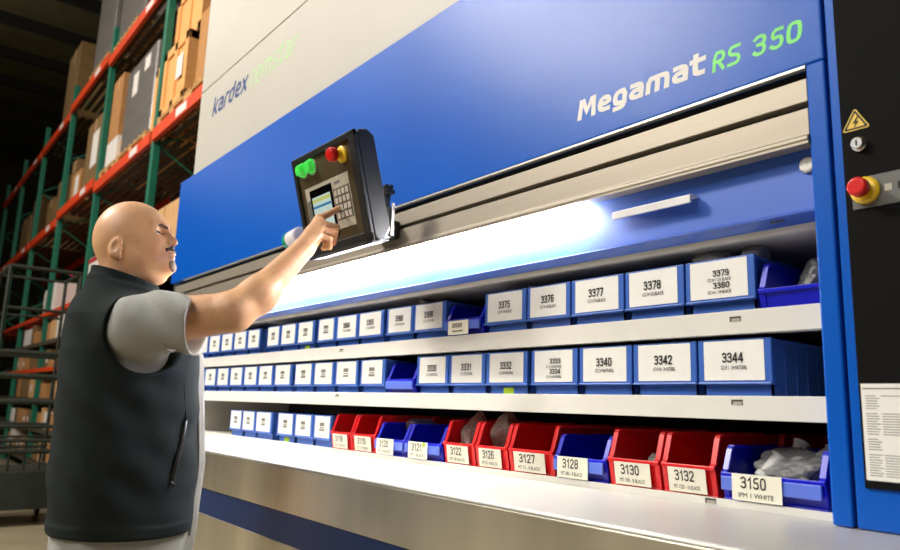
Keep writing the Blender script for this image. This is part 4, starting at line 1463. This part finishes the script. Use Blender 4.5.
def wrapped(x0, x1, y0, y1, z0, z1, label, labs=2):
    r_ = empty('wrapped_load', ((x0 + x1) / 2, y0, z0), label, 'pallet load')
    hx_, dy, hz = (x1 - x0) / 2, y1 - y0, z1 - z0
    mb_ = MB()
    mb_.box(-hx_, hx_, 0, dy, 0, hz)
    mb_.build('wrapped_stack', M['wrap'], r_, 0.03, seg=3)
    for k in range(labs):
        xx = -hx_ * 0.35 + k * hx_ * 0.75
        MB().box(xx - 0.10, xx + 0.12, -0.004, 0.001, hz * (0.62 + 0.16 * k), hz * (0.88 + 0.05 * k)).build('shipping_label', M['cartw'], r_)
    return r_


pallet(-9.2, 2.6, D1, 1.3, 1.0, 'pallet under the grey wrapped load on the lower orange beam')
wrapped(-9.85, -8.55, 2.14, 3.1, D1 + 0.13, 5.45, 'grey stretch-wrapped load with two white labels on the lower rack beam')
pallet(-10.35, 2.6, D1, 0.8, 1.0, 'pallet under the tall brown carton on the lower orange beam')
carton(-10.15, -9.92, 2.2, 3.0, D1 + 0.13, 4.62, M['carton2'], 'narrow pale carton left of the grey wrapped load', lab=(0.2, 0.9))
carton(-10.72, -10.20, 2.16, 3.0, D1 + 0.13 + 0.42, 5.62, M['carton'], 'tall brown carton on top of a white box left of the wrapped load')
carton(-10.74, -10.17, 2.16, 3.0, D1 + 0.13, D1 + 0.55, M['cartw'], 'dull white box under the tall brown carton', tape=False)
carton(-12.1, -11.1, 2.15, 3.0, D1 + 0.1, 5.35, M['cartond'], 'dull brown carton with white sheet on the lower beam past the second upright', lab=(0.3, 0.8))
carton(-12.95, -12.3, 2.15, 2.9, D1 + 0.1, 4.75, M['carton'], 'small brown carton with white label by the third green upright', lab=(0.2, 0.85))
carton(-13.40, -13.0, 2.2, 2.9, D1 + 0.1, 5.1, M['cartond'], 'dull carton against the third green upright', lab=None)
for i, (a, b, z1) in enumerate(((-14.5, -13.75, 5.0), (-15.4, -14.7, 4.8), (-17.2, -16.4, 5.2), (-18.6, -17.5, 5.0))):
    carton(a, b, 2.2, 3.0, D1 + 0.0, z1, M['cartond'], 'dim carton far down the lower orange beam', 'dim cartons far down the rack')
# loads on the upper beam
pallet(-10.2, 2.6, D2, 1.2, 1.0, 'pallet under the first dark wrapped load on the upper beam')
wrapped(-10.75, -9.4, 2.14, 3.1, D2 + 0.13, 8.4, 'tall dark grey wrapped load on the upper orange beam near the second upright', 0)
pallet(-11.75, 2.6, D2 + 0.1, 1.2, 1.0, 'pallet under the second dark wrapped load on the upper beam')
wrapped(-12.35, -11.15, 2.14, 3.1, D2 + 0.23, 7.9, 'second dark grey wrapped load on the upper beam beyond the second upright', 0)
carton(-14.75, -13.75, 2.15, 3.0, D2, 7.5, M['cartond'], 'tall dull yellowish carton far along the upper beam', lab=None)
# big pale load at the top of the picture
pallet(-7.6, 2.6, D2, 1.0, 1.0, 'pallet on the upper beam above the plywood crates')
crate(-8.12, -7.1, 2.14, 3.1, D2 + 0.13, 7.2, 'plywood crate on the upper beam at the top of the picture', False)

# white and red cartons behind the man's head, tan carton by the machine
zr = 2.52
carton(-10.75, -9.80, 2.12, 2.9, zr, 2.78, M['cartw'], 'white carton with red band behind the man\'s collar', tape=False)
o = carton(-10.75, -9.85, 2.12, 2.9, 2.78, 3.05, M['cartw'], 'upper white carton with red band behind the man\'s head', tape=False)
for ob in [c for c in bpy.data.objects if c.name.startswith('carton') and c.get('label', '').find('red band') > 0]:
    MB().box(-0.46, 0.46, -0.004, 0.0, 0.20, 0.26).build('red_band', M['cartr'], ob)
mb = MB()
rbox(mb, -10.85, -5.5, RY0 - 0.01, RY1, zr - 0.02, zr)
mb.build('shelf_board', M['deck'], rk)
carton(-8.02, -7.12, 2.14, 3.0, zr, 3.17, M['carton2'], 'tan carton between the man\'s forehead and the blue machine')
crumple('plastic_bag', (-14.42, 2.34, 2.52 + 0.29), (0.46, 0.22, 0.36), M['cartw'], 'large pale wrapped bundle on the far rack shelf left of the man', 71, 'bundles on the far rack')
carton(-13.2, -12.95, 2.12, 2.5, 2.52, 3.0, M['cartw'], 'slim white box standing right of the pale bundle', tape=False)
lm = MB().lathe([(0.02, 0), (0.032, 0.01), (0.030, 0.03), (0.01, 0.045)], (-11.25, 2.03, 2.90), (0, -1, 0), 14).build('signal_lamp', M['pinkl'], None)
tag(lm, 'small glowing pink signal lamp beside the green upright behind the man', 'lamp')
MB().box(-11.29, -11.21, 2.1, 2.2, 2.52, 2.83).build('stand', M['darkst'], lm)
# rows of small cartons on the low shelves of the far bays
rnd = random.Random(4)
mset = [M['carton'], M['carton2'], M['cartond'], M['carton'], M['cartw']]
for z, top in zip(LOW, LOW[1:] + [2.52]):
    if top <= z:
        continue
    hmax = top - z - 0.10
    x = -15.9
    while x < -11.1:
        wd = rnd.uniform(0.22, 0.5)
        if abs(x + wd / 2 + 13.55) > 0.42 - 0.0 and rnd.random() < 0.9:
            hh = hmax * rnd.uniform(0.6, 0.98)
            carton(x, x + wd - 0.02, 2.12, 2.12 + rnd.uniform(0.4, 0.7), z, z + hh, rnd.choice(mset), 'small carton in a packed row on the far low rack shelves', 'small cartons on the low rack shelves', tape=False,
                   lab=(0.3, 0.6) if rnd.random() < 0.3 else None)
        x += wd

# ------------------------------------------------------------------ tall steel cage trolley between man and rack
tx, ty0, ty1 = -8.0, 0.90, 1.52
ct = empty('cage_trolley', (-8.35, 1.21, 0), 'tall dark steel cage trolley with cross rails behind the man\'s back', 'trolley')
rel2 = Vector((-8.35, 1.21, 0))
for x in (tx, tx - 0.75):
    for y in (ty0, ty1):
        mb = MB()
        mb.tubepath([Vector((x, y, 0.14)) - rel2, Vector((x, y, 2.42)) - rel2], 0.017, 8)
        mb.build('post', M['darkst'], ct)
        mb = MB().lathe([(0.062, -0.02), (0.066, -0.012), (0.066, 0.012), (0.062, 0.02)], Vector((x, y, 0.066)) - rel2, (0, 1, 0), 18)
        mb.box(x - 0.02 - rel2.x, x + 0.02 - rel2.x, y - 0.028 - rel2.y, y + 0.028 - rel2.y, 0.06, 0.15)
        mb.build('caster', M['black'], ct)
for z, rr_ in ((2.42, 0.020), (2.02, 0.016), (1.60, 0.026), (1.38, 0.026), (1.14, 0.026), (0.91, 0.018), (0.78, 0.018), (0.68, 0.024)):
    MB().tubepath([Vector((tx, ty0, z)) - rel2, Vector((tx, ty1, z)) - rel2], rr_, 8).build('rail', M['darkst'], ct)
    MB().tubepath([Vector((tx - 0.75, ty0, z)) - rel2, Vector((tx - 0.75, ty1, z)) - rel2], rr_ * 0.7, 8).build('rail', M['darkst'], ct)
for y in (ty0, ty1):
    for z in (2.42, 1.38, 0.51):
        MB().tubepath([Vector((tx, y, z)) - rel2, Vector((tx - 0.75, y, z)) - rel2], 0.018, 8).build('side_rail', M['darkst'], ct)
MB().box(tx - 0.78 - rel2.x, tx + 0.03 - rel2.x, ty0 - 0.03 - rel2.y, ty1 + 0.03 - rel2.y, 0.15, 0.50).build('base_box', M['darkst'], ct, 0.01)
for dy in (0.2, 0.33, 0.46):
    MB().tubepath([Vector((tx, ty0 + dy, 0.5)) - rel2, Vector((tx, ty0 + dy, 0.78)) - rel2], 0.012, 6).build('upright_bar', M['darkst'], ct)
